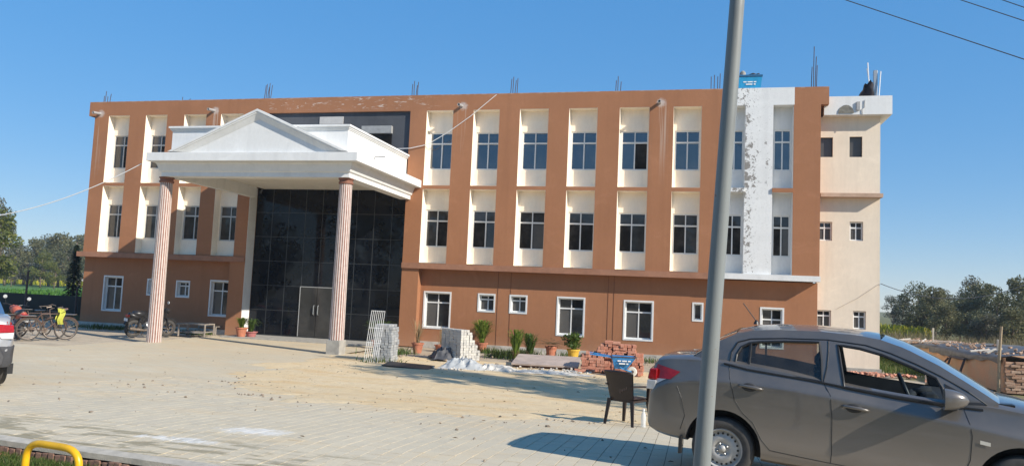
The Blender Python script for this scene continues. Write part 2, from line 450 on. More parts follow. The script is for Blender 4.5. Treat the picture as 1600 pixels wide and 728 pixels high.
# pavers: real blocks where they are large enough to tell apart
rnd = random.Random(3)
PW, PL = 0.17, 0.26
cands = []
j0, j1 = int(5.2 / PL), int(13.4 / PL)
for i in range(int(-10.5 / PW), int(6.5 / PW)):
    for j in range(j0, j1 + 1):
        x = i * PW; y = j * PL + (PL / 2 if i % 2 else 0)
        if y - PL/2 < kerbY(x) + 0.02: continue
        if not in_poly(x, y, PAVE): continue
        # inside the camera's sweep only
        ang = math.degrees(math.atan2(x, y))
        if ang < -52 or ang > 40: continue
        cands.append((x, y))
def vis(x, y):
    q = Vector((x, y, g(x, y) - CAM_Z)); d = q.dot(fwd)
    if d < 1: return None
    px = 800 + F_PX * q.dot(right) / d; py = 364 + F_PX * q.dot(down) / d
    return px, py, d
scored = []
for c in cands:
    v = vis(*c)
    if v and 0 < v[0] < 1010 and 640 < v[1] < 745: scored.append((v[2], c))
scored.sort(); single = set(c for _, c in scored[:300])
a, b = PW/2 - 0.004, PL/2 - 0.004; ch = 0.0006
pm = MB().add([(-a,-b,-.05),(a,-b,-.05),(a,b,-.05),(-a,b,-.05),(-a,-b,-ch),(a,-b,-ch),(a,b,-ch),(-a,b,-ch),(-a+ch,-b+ch,0),(a-ch,-b+ch,0),(a-ch,b-ch,0),(-a+ch,b-ch,0)],
     [(0,1,5,4),(1,2,6,5),(2,3,7,6),(3,0,4,7),(4,5,9,8),(5,6,10,9),(6,7,11,10),(7,4,8,11),(8,9,10,11)])
proto_me = bpy.data.meshes.new('paver'); proto_me.from_pydata(pm.v, [], pm.f); proto_me.materials.append(M['paver1'])
big = MB()
for (x, y) in cands:
    z = g(x, y) + 0.0102 + rnd.uniform(-.001, .0015)
    sx = (g(x + .1, y) - g(x - .1, y)) / .2; sy = (g(x, y + .1) - g(x, y - .1)) / .2
    rx_, ry_, rz_ = math.atan(sy) + rnd.gauss(0, .004), -math.atan(sx) + rnd.gauss(0, .004), rnd.gauss(0, .008)
    if (x, y) in single:
        # child of the pavement; material coordinates come from the mesh, so vary it with the object's random
        o = bpy.data.objects.new('paver', proto_me); link(o); o.parent = pavement; o.location = (x, y, z); o.rotation_euler = (rx_, ry_, rz_)
    else:
        Mx = T(x, y, z, rz_, rx_, ry_); big.add([Mx @ Vector(p) for p in pm.v], pm.f)
o = big.build('paver_field', M['paver'], pavement); tag(o, kind='stuff')

# sand spread over the pavers
SAND = [(-9.8, 14.1), (-10.9, 17.9), (-10.5, 20.6), (-9.2, 21.6), (-4, 20.6), (2.6, 19.5), (4.5, 15), (3.2, 11.7), (-0.3, 11.3), (-1.6, 11.0), (-3.4, 10.45), (-5.5, 10.7), (-7.2, 11.3), (-8.6, 12.3)]
def poly_dist(x, y, poly):
    best = 1e9
    for i in range(len(poly)):
        ax, ay = poly[i]; bx_, by_ = poly[(i + 1) % len(poly)]
        dx, dy = bx_ - ax, by_ - ay; t = clamp(((x - ax) * dx + (y - ay) * dy) / (dx * dx + dy * dy))
        best = min(best, math.hypot(x - ax - t * dx, y - ay - t * dy))
    return best if in_poly(x, y, poly) else -best
P = []
for j in range(0, 111):
    row = []
    for i in range(0, 151):
        x = -12 + i * 0.12; y = 9.6 + j * 0.115
        d = poly_dist(x, y, SAND)
        nz = mnoise.noise(Vector((x * 0.9, y * 0.9, 0))) * 0.6 + mnoise.noise(Vector((x * 3.1, y * 3.1, 5))) * 0.35 + mnoise.noise(Vector((x * 9, y * 9, 9))) * 0.15
        hgt = -0.03 + 0.058 * smooth((d + 1.1 * nz + 0.35) / 1.3) + 0.010 * nz + 0.006 * mnoise.noise(Vector((x * 14, y * 14, 2)))
        row.append((x, y, g(x, y) + hgt))
    P.append(row)
o = MB().grid(P).build('sand', M['sand'], smooth=True); tag(o, kind='structure')

# kerb: concrete strip with bricks on edge below it
M['kerb_brick'] = mat('old_brick', (0.30, 0.17, 0.12), 0.95, 0.5, 9, bump=0.5)
kerb_pts = [x * 0.5 for x in range(-60, 21)]
mb = MB()
for k in range(len(kerb_pts) - 1):
    x0, x1 = kerb_pts[k], kerb_pts[k + 1]
    w = [(x0, kerbY(x0)), (x1, kerbY(x1))]
    j = 0.012 * mnoise.noise(Vector((x0, 0, 0)))
    vsx = []
    for (x, y) in w:
        j = 0.018 * mnoise.noise(Vector((x * 1.7, 0, 0)))
        vsx += [(x, y - 0.13 + j, g(x, y) - 0.04), (x, y + 0.03, g(x, y) - 0.04), (x, y + 0.03, g(x, y) + 0.018), (x, y - 0.13 + j, g(x, y) + 0.012)]
    mb.add(vsx, [(3, 2, 6, 7), (0, 3, 7, 4), (1, 5, 6, 2)])
kerb = mb.build('kerb', mat('kerb_concrete', (0.47, 0.42, 0.34), 0.92, 0.25, 7, bump=0.4)); tag(kerb, kind='structure')
bm_ = MB().box(-.035, .035, -.1, .0, -.24, -.045); brick_me = None
for k in range(70):
    x = -6.9 + k * 0.082
    y = kerbY(x) - 0.035
    if brick_me is None:
        o = bm_.build('brick', M['kerb_brick'], kerb, bevel=0.006); brick_me = o
    else:
        o = brick_me.copy(); link(o); o.parent = kerb
    o.location = (x, y, g(x, y) + rnd.uniform(-.02, .002)); o.rotation_euler = (rnd.gauss(0, .06), rnd.gauss(0, .07), RAD(-5) + rnd.gauss(0, .05))

# green crop field and mustard strips
M['crop'] = leaf_mat('crop_leaf', (0.045, 0.13, 0.015), (0.10, 0.24, 0.03), (0.13, 0.26, 0.05))
M['mustard'] = leaf_mat('mustard_flower', (0.20, 0.26, 0.02), (0.50, 0.42, 0.02), (0.60, 0.48, 0.03))
def blades(name, n, region, h, w, m, seed=1, lean=0.3):
    r = random.Random(seed); mb = MB(); x0, x1, y0, y1 = region
    for k in range(n):
        x = r.uniform(x0, x1); y = y0 + (y1 - y0) * r.random() ** 1.6
        a = r.uniform(0, math.pi); hh = h * r.uniform(.6, 1.2); dx, dy = math.cos(a) * w, math.sin(a) * w
        lx, ly = r.gauss(0, lean) * hh, r.gauss(0, lean) * hh
        z = g(x, y) - 0.04
        mb.add([(x - dx, y - dy, z), (x + dx, y + dy, z), (x + lx + dx * .3, y + ly + dy * .3, z + hh), (x + lx - dx * .3, y + ly - dy * .3, z + hh)], [(0, 1, 2, 3)])
    o = mb.build(name, m); tag(o, kind='stuff'); return o
o = MB().add([(-260, 33.5, -.02), (-22, 33.5, -.02), (-22, 190, -.02), (-260, 190, -.02)], [(0, 1, 2, 3)]).build('field', mat('field_green', (0.085, 0.19, 0.025), 0.9, 0.3, 0.8)); tag(o, kind='structure')
o = blades('crop', 26000, (-75, -24, 34, 110), 0.38, 0.10, M['crop'], 4); tag(o, 'green crop growing in the field beyond the dark net fence', 'crop')
o = blades('mustard', 5000, (-190, -60, 118, 160), 0.9, 0.22, M['mustard'], 5); tag(o, 'yellow mustard strip at the far edge of the green field', 'mustard')
o = blades('mustard', 700, (12.5, 17.5, 62, 70), 0.9, 0.10, M['mustard'], 6); tag(o, 'yellow mustard strip behind the cream annex', 'mustard')
M['verge'] = leaf_mat('verge_grass', (0.035, 0.075, 0.012), (0.10, 0.16, 0.03), (0.22, 0.20, 0.08))
M['drygrass'] = leaf_mat('dry_grass', (0.16, 0.12, 0.06), (0.34, 0.27, 0.15), (0.12, 0.14, 0.05))

# ------------------------------------------------------------------ the building
YU = 25.85; DR = 0.35; YG = YU + 0.32
def fx(h, Y=YU): return h * 2 * Y / 27.2
def fz(h, Y=YU): return 2 + (h - 1) * 2 * Y / 27.2
Z_TOP = fz(4.81); Z_LEDGE0, Z_LEDGE1 = fz(1.43), fz(1.535)
ROWS = [(fz(3.035), fz(4.50), fz(3.34, YU + DR), fz(4.06, YU + DR)), (fz(1.545), fz(2.965), fz(1.85, YU + DR), fz(2.565, YU + DR))]
BL = [(-12.44, -11.91), (-11.50, -10.97), (-10.55, -10.02), (-9.67, -9.14)]
BR = [(-5.12, -4.58), (-4.17, -3.655), (-3.26, -2.71), (-2.32, -1.79), (-1.385, -0.85), (-0.42, 0.07), (0.46, 0.82), (1.28, 1.62)]
XL, XR = fx(-12.80), fx(2.06)
GL, GR = -16.84, fx(-5.46)              # glass opening
for (px, py) in ((157, 178), (335, 173), (722, 166), (1031, 161)):
    p = onY(px, py, YU); SPOUTS.append((p.x, p.z, 0.30, 3.2))
M['brown'] = wall_mat('brown_plaster', BROWN, 0.10, brown_stains)

bld = empty('institute_building', (fx(-5), YG, 0), label='three-storey brown building with cream window bays and a white portico', cat='building')
BO = Vector(bld.location)
def put(o):     # keep world coordinates when parented to the building's empty
    o.parent = bld; o.matrix_parent_inverse = Matrix.Translation(-BO); return o
def bmesh_part(mb, name, m, **k): return put(mb.build(name, m, **k))

YB = 40.0       # back of the building
ups = MB(); whi = MB()
def pier(mbx, xa, xb): mbx.box(xa, xb, YU, YU + 1.2, Z_LEDGE1, ROWS[0][1])
# left part
xe = [XL] + [fx(v) for p in BL for v in p] + [GL]
for k in range(0, len(xe), 2): pier(ups, xe[k], xe[k + 1])
xe = [GR] + [fx(v) for p in BR for v in p] + [XR]
for k in range(0, len(xe), 2):
    pier(whi if k == 14 else ups, xe[k], xe[k + 1])
# spandrels between the rows
for (a, b) in BL + BR:
    w = a > 0.4
    (whi if a == 0.46 else ups).box(fx(a), fx(b), YU - (0.0 if not w else 0.05), YU + DR, ROWS[1][1], ROWS[0][0])
# parapet
WX0, WX1 = fx(0.46), fx(1.63)
ups.box(fx(-12.96), WX0, YU, YU + 1.2, ROWS[0][1], Z_TOP)
whi.box(WX0, WX1, YU, YU + 1.2, ROWS[0][1], Z_TOP)
ups.box(WX1, fx(2.19), YU, YU + 1.2, ROWS[0][1], Z_TOP)
upper = bmesh_part(ups, 'upper_wall', M['brown'])
bmesh_part(whi, 'plaster_patch', M['white_peel'])['label'] = 'peeling bare white plaster strip near the right end'
# body behind (side and rear walls, roof)
bmesh_part(MB().box(XL + .02, XR - .02, YU + 1.2, YB, 0, Z_TOP - 0.5).box(XL, XL + .3, YU + 1.2, YB, Z_TOP - .5, Z_TOP - .01).box(XR - .3, XR, YU + 1.2, YB, Z_TOP - .5, Z_TOP - .01), 'rear_block', M['brown'])
# ledge
M['ledge'] = mat('ledge_plaster', (0.33, 0.16, 0.095), 0.85, 0.2, 3, bump=.2)
bmesh_part(MB().box(fx(-12.93), GL, YU - 0.07, YG, Z_LEDGE0, Z_LEDGE1), 'ledge', M['ledge'])
bmesh_part(MB().box(GR, WX0, YU - 0.07, YG, Z_LEDGE0, Z_LEDGE1), 'ledge', M['ledge'])
bmesh_part(MB().box(WX0 + .01, fx(2.07), YU - 0.10, YG - .01, Z_LEDGE0 + .03, Z_LEDGE1 + .01), 'white_ledge', M['white'])
# one liner (cream reveals) and two back panels per bay, then the window
def window(x0, x1, z0, z1, y, mframe, glasses, tr=0.30, mull=0.5, fw=0.045, name='window', slide=None, depth=0.06):
    mb = MB(); w = x1 - x0
    zt = z1 - (z1 - z0) * tr if tr else z1 - fw
    mb.box(x0, x0 + fw, y, y + depth, z0, z1).box(x1 - fw, x1, y, y + depth, z0, z1)
    mb.box(x0 + fw, x1 - fw, y, y + depth, z0, z0 + fw).box(x0 + fw, x1 - fw, y, y + depth, z1 - fw, z1)
    if tr: mb.box(x0 + fw, x1 - fw, y + .004, y + depth, zt - fw * .6, zt + fw * .6)
    cells = []
    xm = x0 + w * mull
    if mull:
        mb.box(xm - fw * .45, xm + fw * .45, y + .008, y + depth, z0 + fw, zt - (fw * .6 if tr else 0))
        if tr: mb.box(xm - fw * .4, xm + fw * .4, y + .008, y + depth, zt + fw * .6, z1 - fw)
        xs_ = [(x0 + fw, xm - fw * .45), (xm + fw * .45, x1 - fw)]
    else: xs_ = [(x0 + fw, x1 - fw)]
    for (a, b) in xs_:
        cells.append((a, b, z0 + fw, zt - (fw * .6 if tr else 0)))
    if tr:
        for (a, b) in xs_: cells.append((a, b, zt + fw * .6, z1 - fw))
    wo = bmesh_part(mb, name, mframe)
    for k, (a, b, c, d) in enumerate(cells):
        cx, cz = (a + b) / 2, (c + d) / 2
        m = glasses[k % len(glasses)]
        pw, ph = (b - a) / 2, (d - c) / 2
        p = MB().box(-pw, pw, -.004, .004, -ph, ph).build('pane', m, wo)
        p.location = (cx, y + depth * .6 + (0.012 if k % 2 else 0), cz); p.rotation_euler = (rnd.gauss(0, .006), 0, rnd.gauss(0, .008))
    return wo
for bi, (a, b) in enumerate(BL + BR):
    for ri, (r0, r1, w0, w1) in enumerate(ROWS):
        wz = bi >= 10
        m = M['white'] if wz else M['pale_cream']
        x0, x1 = fx(a), fx(b); t = 0.006
        mb = MB()
        y0, y1 = YU + .004, YU + DR
        mb.box(x0, x0 + t, y0, y1, r0, r1).box(x1 - t, x1, y0, y1, r0, r1).box(x0 + t, x1 - t, y0, y1, r1 - t, r1).box(x0 + t, x1 - t, y0, y1, r0, r0 + t)
        wx0, wx1 = x0 + 0.055, x1 - 0.03
        mb.box(x0, x1, y1, y1 + .2, r0, w0).box(x0, x1, y1, y1 + .2, w1, r1).box(x0, wx0, y1, y1 + .2, w0, w1).box(wx1, x1, y1, y1 + .2, w0, w1)
        o = bmesh_part(mb, 'recess_panel', m)
        gt = M['glass_top'] if ri == 0 else M['glass_mid']
        if ri == 0: gl = [gt, gt, gt, gt]
        else:
            gl = [rnd.choice([M['glass_mid'], M['glass_open']]), rnd.choice([M['glass_mid'], M['glass_dusty'], M['glass_open']]), gt, gt]
        if bi == 8 and ri == 0: gl = [gt, M['glass_open'], gt, gt]
        if bi < 4: gl = [M['glass_mid'], M['glass_open'], M['glass_dusty'], M['glass_mid']] if ri == 0 else [M['glass_mid'], M['glass_mid'], M['glass_dusty'], M['glass_mid']]
        window(wx0, wx1, w0, w1, y1 + .03, M['frame'] if bi >= 4 else M['alum'], gl, mull=0.5 if ri == 0 else rnd.choice([.5, .5, .47, .55]))
# ground floor wall with real openings
GW = [(-12.20, -11.72, .30, 1.04, 1), (-11.12, -10.82, .67, 1.01, 2), (-10.42, -10.10, .66, 1.00, 2), (-9.62, -9.12, .31, 1.04, 1),
      (-4.98, -4.44, .31, 1.005, 1), (-3.91, -3.58, .67, 1.005, 2), (-3.30, -2.97, .67, 1.005, 2), (-2.41, -1.90, .31, 1.01, 1), (-1.20, -.68, .30, 1.0, 1), (-.01, .17, .69, 1.01, 3), (1.12, 1.50, .29, .98, 1)]
mb = MB()
def wall_with_openings(mb, x0, x1, z0, z1, ops, y, d):
    ops = sorted(ops); x = x0
    for (a, b, c, e) in ops:
        mb.box(x, a, y, y + d, z0, z1); mb.box(a, b, y, y + d, z0, c); mb.box(a, b, y, y + d, e, z1); x = b
    mb.box(x, x1, y, y + d, z0, z1)
ops = [(fx(a, YG), fx(b, YG), fz(c, YG), fz(e, YG)) for (a, b, c, e, k) in GW]
PIL = fx(-5.12)
wall_with_openings(mb, fx(-12.73, YG), GL - .5, 0, Z_LEDGE0, ops[:4], YG, .3)
mb.box(GL - .66, GL, YU, YG + .3, 0, Z_LEDGE1 - .002)
bmesh_part(mb, 'ground_floor_wall', M['brown'])
mb = MB(); wall_with_openings(mb, PIL, XR - .004, 0, Z_LEDGE0, ops[4:], YG, .3)
mb.box(GR, PIL, YU, YG + .3, 0, Z_LEDGE0 - .002)
bmesh_part(mb, 'ground_floor_wall', M['brown'])
for (a, b, c, e), k in zip(ops, [q[4] for q in GW]):
    # white plaster lining proud of the wall
    t = .045
    mb = MB().box(a - .01, a + t, YG - .015, YG + .2, c - .01, e + .01).box(b - t, b + .01, YG - .015, YG + .2, c - .01, e + .01).box(a + t, b - t, YG - .015, YG + .2, c - .01, c + t).box(a + t, b - t, YG - .015, YG + .2, e - t, e + .01)
    bmesh_part(mb, 'window_surround', M['frame'])
    gl = [M['glass_dusty'], M['glass_mid'], M['glass_mid'], M['glass_open']]
    window(a + t, b - t, c + t, e - t, YG + .12, M['frame'], gl if k != 3 else [M['glass_mid']], tr=.28 if k != 3 else 0, mull=.5 if k == 1 else (0 if k == 3 else .55), fw=.04)
# plinth
M['plinth'] = mat('plinth_plaster', (.52, .48, .42), .9, .3, 4, bump=.4)
bmesh_part(MB().box(fx(-12.75, YG), GL - .67, YG - .10, YG, -.03, .17), 'plinth', M['plinth'])
bmesh_part(MB().box(PIL + .01, XR, YG - .10, YG, -.03, .2), 'plinth', M['plinth'])
for px in (776, 796, 949, 958):    # wiring conduits down the ground floor wall
    p = onY(px, 500, YG); bmesh_part(MB().box(p.x - .006, p.x + .006, YG - .010, YG, .2, Z_LEDGE0 - .01), 'conduit', mat('conduit_brown', (.17, .065, .03), .8, .2))

# glazed entrance screen
YC = YU + .5
zc0, zc1 = 0.08, 5.76
bmesh_part(MB().box(GL, GL + .012, YU + .004, YC, 0, zc1), 'white_reveal', M['white'])
scr = bmesh_part(MB().box(GL, GR, YC + .05, YC + .15, 0, zc1 + .3), 'entrance_screen', M['black'])
nx, nz = 9, 6
cw = (GR - GL - .012) / nx; chh = (zc1 - zc0) / nz
mj = MB()
for i in range(1, nx): mj.box(GL + .012 + i * cw - .012, GL + .012 + i * cw + .012, YC + .012, YC + .03, zc0 + (0 if i not in (4,) else 2.05), zc1)
for j in range(1, nz):
    mj.box(GL + .012, GR, YC + .010, YC + .028, zc0 + j * chh - .010, zc0 + j * chh + .010)
mj.box(GL + .012, GR, YC - .02, YC + .05, 0, zc0)
o = mj.build('joint', M['mullion'], scr)
DC = (3, 4)
for i in range(nx):
    for j in range(nz):
        if i in DC and j < 2: continue
        p = MB().box(-cw/2 + .012, cw/2 - .012, -.004, .004, -chh/2 + .01, chh/2 - .01).build('pane', M['curtain'], scr)
        p.location = (GL + .012 + (i + .5) * cw, YC + .02, zc0 + (j + .5) * chh); p.rotation_euler = (rnd.gauss(0, .002), 0, rnd.gauss(0, .002))
for i in DC:
    x0 = GL + .012 + i * cw; x1 = x0 + cw; zt = zc0 + 2 * chh
    d = MB().box(x0 + .014, x1 - .006, YC - .03, YC - .018, zc0, zt - .01).build('door', M['door_glass'], scr)
    fr = MB()
    if i == 3: fr.box(x0 - .012, x0 + .014, YC - .035, YC + .01, zc0, zt)
    fr.box(x0, x1, YC - .034, YC - .012, zt - .012, zt + .012)
    fr.build('door_frame', M['alum'], d)
    hx = x1 - .09 if i == 3 else x0 + .09
    MB().tube([(hx, YC - .03, zc0 + .85), (hx, YC - .075, zc0 + .87), (hx, YC - .075, zc0 + 1.18), (hx, YC - .03, zc0 + 1.2)], .018, 8).build('handle', M['metal'], d)

# dark cladding above the porch
cx0, cx1 = fx(-8.72), fx(-5.53)
mb = MB().box(GL, GR, YU + .10, YU + .9, zc1 + .3, ROWS[0][1])
bmesh_part(mb, 'dark_cladding', M['dark_panel'])
p0 = onY(500, 183, YU + .08); p1 = onY(536, 194, YU + .08)
bmesh_part(MB().box(p0.x, p1.x, YU + .07, YU + .10, p1.z, p0.z), 'pale_board', mat('pale_board', (.50, .48, .45), .8, .1))
p0 = onY(565, 197, YU - .05); p1 = onY(611, 208, YU - .05)
bmesh_part(MB().box(p0.x, p1.x, YU - .05, YU + .10, p1.z, p0.z), 'lintel', mat('lintel_grey', (.32, .32, .31), .9, .2))
bmesh_part(MB().box(p0.x + .05, p1.x - .02, YU + .085, YU + .10, p1.z - 1.1, p1.z), 'dark_opening', M['glass_open'])

# drain spouts
for (x, z, w, l) in SPOUTS:
    o = bmesh_part(MB().lathe([(.035, 0), (.055, 0), (.055, .42), (.035, .42), (.035, .02)], 12, T(x, YU + .02, z, rx=RAD(96))), 'drain_spout', M['pipe'], smooth=False)

# starter bars on the roof
def rebar(px, py, tops):
    base = onY(px, py, YU + .7)
    mb = MB()
    for (dx, h, ln) in tops:
        mb.tube([(base.x + dx, YU + .6 + rnd.uniform(-.1, .1), Z_TOP - .3), (base.x + dx + ln * .5, YU + .6, Z_TOP + h * .5), (base.x + dx + ln, YU + .6, Z_TOP + h)], .014, 5)
    bmesh_part(mb, 'starter_bars', M['rebar'])
rebar(170, 155, [(-.15, .42, .02), (-.08, .62, .03), (.05, .40, -.01), (.14, .5, .06)])
rebar(292, 152, [(-.1, .3, -.02), (.05, .22, .22), (.0, .16, .2)])
rebar(420, 145, [(-.12, .7, .05), (-.05, .75, .03), (.0, .62, .08), (.08, .78, .02), (.15, .7, .06)])
rebar(650, 140, [(-.12, .6, .02), (-.04, .72, .01), (.04, .55, .05), (.1, .68, .03)])
rebar(805, 135, [(-.14, .7, .03), (-.06, .78, .02), (.02, .65, .04), (.1, .72, .02)])
rebar(967, 132, [(-.1, .55, .02), (-.02, .7, .0), (.07, .5, .02)])
rebar(1118, 130, [(-.15, .6, .0), (-.05, .66, .01), (.07, .6, .0), (.14, .7, .01)])
rebar(1270, 128, [(-.07, .85, .03), (.0, 1.55, .02), (.05, 1.2, .04), (.1, .9, .02)])

# cream annex
YA = YU + .55
AX1 = fx(3.0, YA)
AW = [(2.02, 2.255, 3.58, 3.92, 0), (2.52, 2.72, 3.58, 3.93, 0), (2.02, 2.255, 2.15, 2.47, 2), (2.53, 2.74, 2.16, 2.48, 2), (2.02, 2.25, .69, .98, 2), (2.59, 2.79, .69, .99, 2)]
aops = [(fx(a, YA), fx(b, YA), fz(c, YA), fz(e, YA), k) for (a, b, c, e, k) in AW]
az_top = fz(4.63, YA - .3); az_sl = fz(4.31, YA - .3)
mb = MB()
lv = [(0, 2.9, aops[4:6]), (2.9, 5.7, aops[2:4]), (5.7, az_sl, aops[0:2])]
for (z0, z1, oo) in lv: wall_with_openings(mb, XR - .003, AX1, z0, z1, [q[:4] for q in oo], YA, .25)
mb.box(XR, AX1 - .25, YA + .25, YA + .26, 0, az_sl)
mb.box(AX1 - .25, AX1, YA + .25, YB - 3, 0, az_sl)
bmesh_part(mb, 'annex_wall', M['cream'])
for (a, b, c, e, k) in aops:
    window(a + .004, b - .004, c + .004, e - .004, YA + .08, M['frame'] if k else M['glass_open'], [M['glass_dusty'], M['glass_dusty'], M['glass_mid'], M['glass_mid']], tr=.32 if k else 0, mull=.5 if k else 0, fw=.04 if k else .01)
ANX = fx(3.185, YA - .3)
bmesh_part(MB().box(fx(2.13), ANX, YA - .31, YB - 3, az_sl, az_top), 'annex_roof_slab', M['white'])
bmesh_part(MB().box(fx(2.09), fx(3.05, YA - .3), YA - .30, YA, fz(2.90, YA - .3), fz(2.965, YA - .3)), 'annex_ledge', mat('annex_ledge_plaster', (.50, .34, .24), .85, .2, 4))
bmesh_part(MB().box(XR + .002, AX1 + .04, YA - .1, YA, 0, .16), 'annex_plinth', M['concrete'])
# small round-headed concrete patch and a switch box on the slab edge
p = onY(1322, 177, YA - .33)
mb = MB(); ring = [(p.x + .24 * math.cos(t), p.z + .27 * math.sin(t)) for t in [math.pi * k / 10 for k in range(11)]]
mb.add([(x, YA - .335, z) for x, z in ring] + [(x, YA - .31, z) for x, z in ring], [tuple(range(11))] + [(k, k + 1, k + 12, k + 11) for k in range(10)])
bmesh_part(mb, 'mortar_patch', mat('mortar', (.20, .19, .16), .95, .4, 12, bump=.5))
p = onY(1341, 166, YA - .33); bmesh_part(MB().box(p.x - .05, p.x + .05, YA - .36, YA - .31, p.z - .14, p.z + .14), 'switch_box', M['pipe'])
bmesh_part(MB().tube([(p.x + .2, YA - .33, p.z + .2), (p.x + .19, YA - .33, p.z - .05), (p.x + .12, YA - .33, p.z - .1), (p.x + .13, YA - .33, p.z - .3)], .012, 5), 'conduit', M['pipe'])

# ---- portico
PX0, PX1, PY = -17.12, -9.80, 20.40
zf0, zf1 = 5.77, 6.04
bmesh_part(MB().box(PX0, PX1, PY, YU, zf0, zf1), 'fascia', M['white'], bevel=.012)
ax0, ax1 = -16.78, -10.20
mb = MB()
def ringbeam(mb, z0, z1, o, o2):
    # coved beam: outer offset o at bottom, o2 at top
    a = [(ax0 - o, PY + .35 - o), (ax1 + o, PY + .35 - o), (ax1 + o, YU - .002), (ax0 - o, YU - .002)]
    b = [(ax0 - o2, PY + .35 - o2), (ax1 + o2, PY + .35 - o2), (ax1 + o2, YU - .002), (ax0 - o2, YU - .002)]
    vs = [(x, y, z0) for x, y in a] + [(x, y, z1) for x, y in b]
    mb.add(vs, [(0, 1, 5, 4), (1, 2, 6, 5), (3, 0, 4, 7)])
ringbeam(mb, 5.33, 5.46, 0.0, 0.0); ringbeam(mb, 5.46, 5.50, 0, .05); ringbeam(mb, 5.50, 5.70, .05, .12); ringbeam(mb, 5.70, 5.765, .12, .16)
mb.box(ax0 + .001, ax1 - .001, PY + .351, PY + .75, 5.331, 5.765).box(ax0 + .001, ax0 + .22, PY + .75, YU - .004, 5.331, 5.765).box(ax1 - .4, ax1 - .001, PY + .75, YU - .004, 5.331, 5.765)
bmesh_part(mb, 'beam', M['white'])
bmesh_part(MB().box(ax0 + .22, ax1 - .4, PY + .75, YC + .05, 5.74, 5.766), 'soffit', wall_mat('soffit_cream', (.74, .70, .62), .05))
# pediment
apx, apz = -13.25, 7.40; lx, rx2, pz = -16.36, -10.16, 6.05
tri = [(lx + .25, pz - .005), (rx2 - .25, pz - .005), (apx, apz - .25)]
mb = MB().add([(x, PY + .155, z) for x, z in tri] + [(x, PY + .55, z) for x, z in tri], [(0, 1, 2), (3, 5, 4), (0, 2, 5, 3), (1, 4, 5, 2), (0, 3, 4, 1)])
bmesh_part(mb, 'tympanum', M['white'])
prof = [(0, 0), (0, .07), (.025, .085), (.025, .12), (.05, .135), (.13, .27), (.15, .30), (.56, .30), (.56, 0)]
for sgn, (ex, ez) in ((-1, (lx, pz)), (1, (rx2, pz))):
    mb = MB(); A = [(ex, PY + a, ez + .30 - b if True else 0) for a, b in prof]; B = [(apx, PY + a, apz - b) for a, b in prof]
    A = [(ex - sgn * 0.0, y, max(z - .30 + .0, pz - .004)) if z < pz + .30 - .001 else (ex, y, pz + .02) for (x, y, z) in A]
    # eaves end: keep the profile, clipped at the fascia top by pulling points along the slope
    sl = (apz - pz - .04) / (apx - ex)
    A = [(ex + (b / abs(sl)) * (-sgn), PY + a, pz + .02) for a, b in prof]
    m_ = len(prof)
    mb.add(A + B, [(k, (k + 1) % m_, m_ + (k + 1) % m_, m_ + k) for k in range(m_)] + [tuple(range(m_))])
    bmesh_part(mb, 'raking_cornice', M['white'])
# box parapet behind the pediment
bx0, bx1, by0 = -16.66, -10.42, 20.97
mb = MB().box(bx0, bx1, by0, by0 + .2, zf1, 6.84).box(bx0, bx0 + .2, by0 + .2, YU, zf1, 6.84).box(bx1 - .2, bx1, by0 + .2, YU, zf1, 6.84)
bmesh_part(mb, 'porch_parapet', M['white'])
mb = MB()
for (o_, z0, z1) in ((.025, 6.84, 6.88), (.055, 6.88, 6.93), (.095, 6.93, 6.99)):
    mb.box(bx0 - o_, bx1 + o_, by0 - o_, by0 + .22, z0, z1).box(bx0 - o_, bx0 + .22, by0 + .22, YU - .001, z0, z1).box(bx1 - .22, bx1 + o_, by0 + .22, YU - .001, z0, z1)
bmesh_part(mb, 'parapet_coping', M['white'])
bmesh_part(MB().tube([(bx1 - .01, 22.9, 6.18), (bx1 + .05, 22.9, 6.19), (bx1 + .05, 22.9, 6.36), (bx1 + .42, 22.9, 6.36)], .022, 6), 'drain_spout', M['pipe'])
# fluted columns: raised white fillets between brown flutes
def column(cx, cy, z0, z1, ped):
    n = 18; r0, r1 = .225, .19
    def shaft(part):
        mb = MB(); lev = 8
        for k in range(n):
            a0 = 2 * math.pi * k / n; w = 2 * math.pi / n
            if part == 'fillet': t0, t1, ra, rb = a0, a0 + w * .5, 1.0, 1.0
            else: t0, t1, ra, rb = a0 + w * .5, a0 + w, 1.0, 1.0
            rows = []
            for l in range(lev + 1):
                s = l / lev; z = z0 + (z1 - z0) * s; r = r0 + (r1 - r0) * s
                if part == 'fillet': pts = [(t0, r * .95), (t0, r), ((t0 + t1) / 2, r * 1.004), (t1, r), (t1, r * .95)]
                else: pts = [(t0 - .01, r * .95), (t0 + (t1 - t0) * .3, r * .925), (t0 + (t1 - t0) * .7, r * .925), (t1 + .01, r * .95)]
                rows.append([(cx + rr * math.cos(t), cy + rr * math.sin(t), z) for t, rr in pts])
            mb.grid(rows)
        return mb
    c = bmesh_part(shaft('flute'), 'column', mat('flute_brown', (.28, .13, .095), .8, .2, 8))
    shaft('fillet').build('fillets', mat('fillet_white', (.58, .50, .455), .8, .15, 8), c)
    MB().lathe([(.205, z1 - .02), (.225, z1), (.225, z1 + .05), (.20, z1 + .06), (.20, z1 + .10), (.235, z1 + .13), (.235, 5.332)], 24, T(cx, cy, 0)).build('capital', mat('capital_brown', (.23, .10, .065), .8, .2), c)
    if ped: MB().box(cx - .215, cx + .215, cy - .215, cy + .215, -.02, .43).build('pedestal', M['concrete'], c, bevel=.01)
    return c
column(-16.80, 21.05, -.02, 5.17, False)
column(-10.43, 21.05, .43, 5.17, True)
bmesh_part(MB().box(GL, GR, 24.6, YC - .02, -.05, .05), 'entrance_step', M['concrete'], bevel=.01)

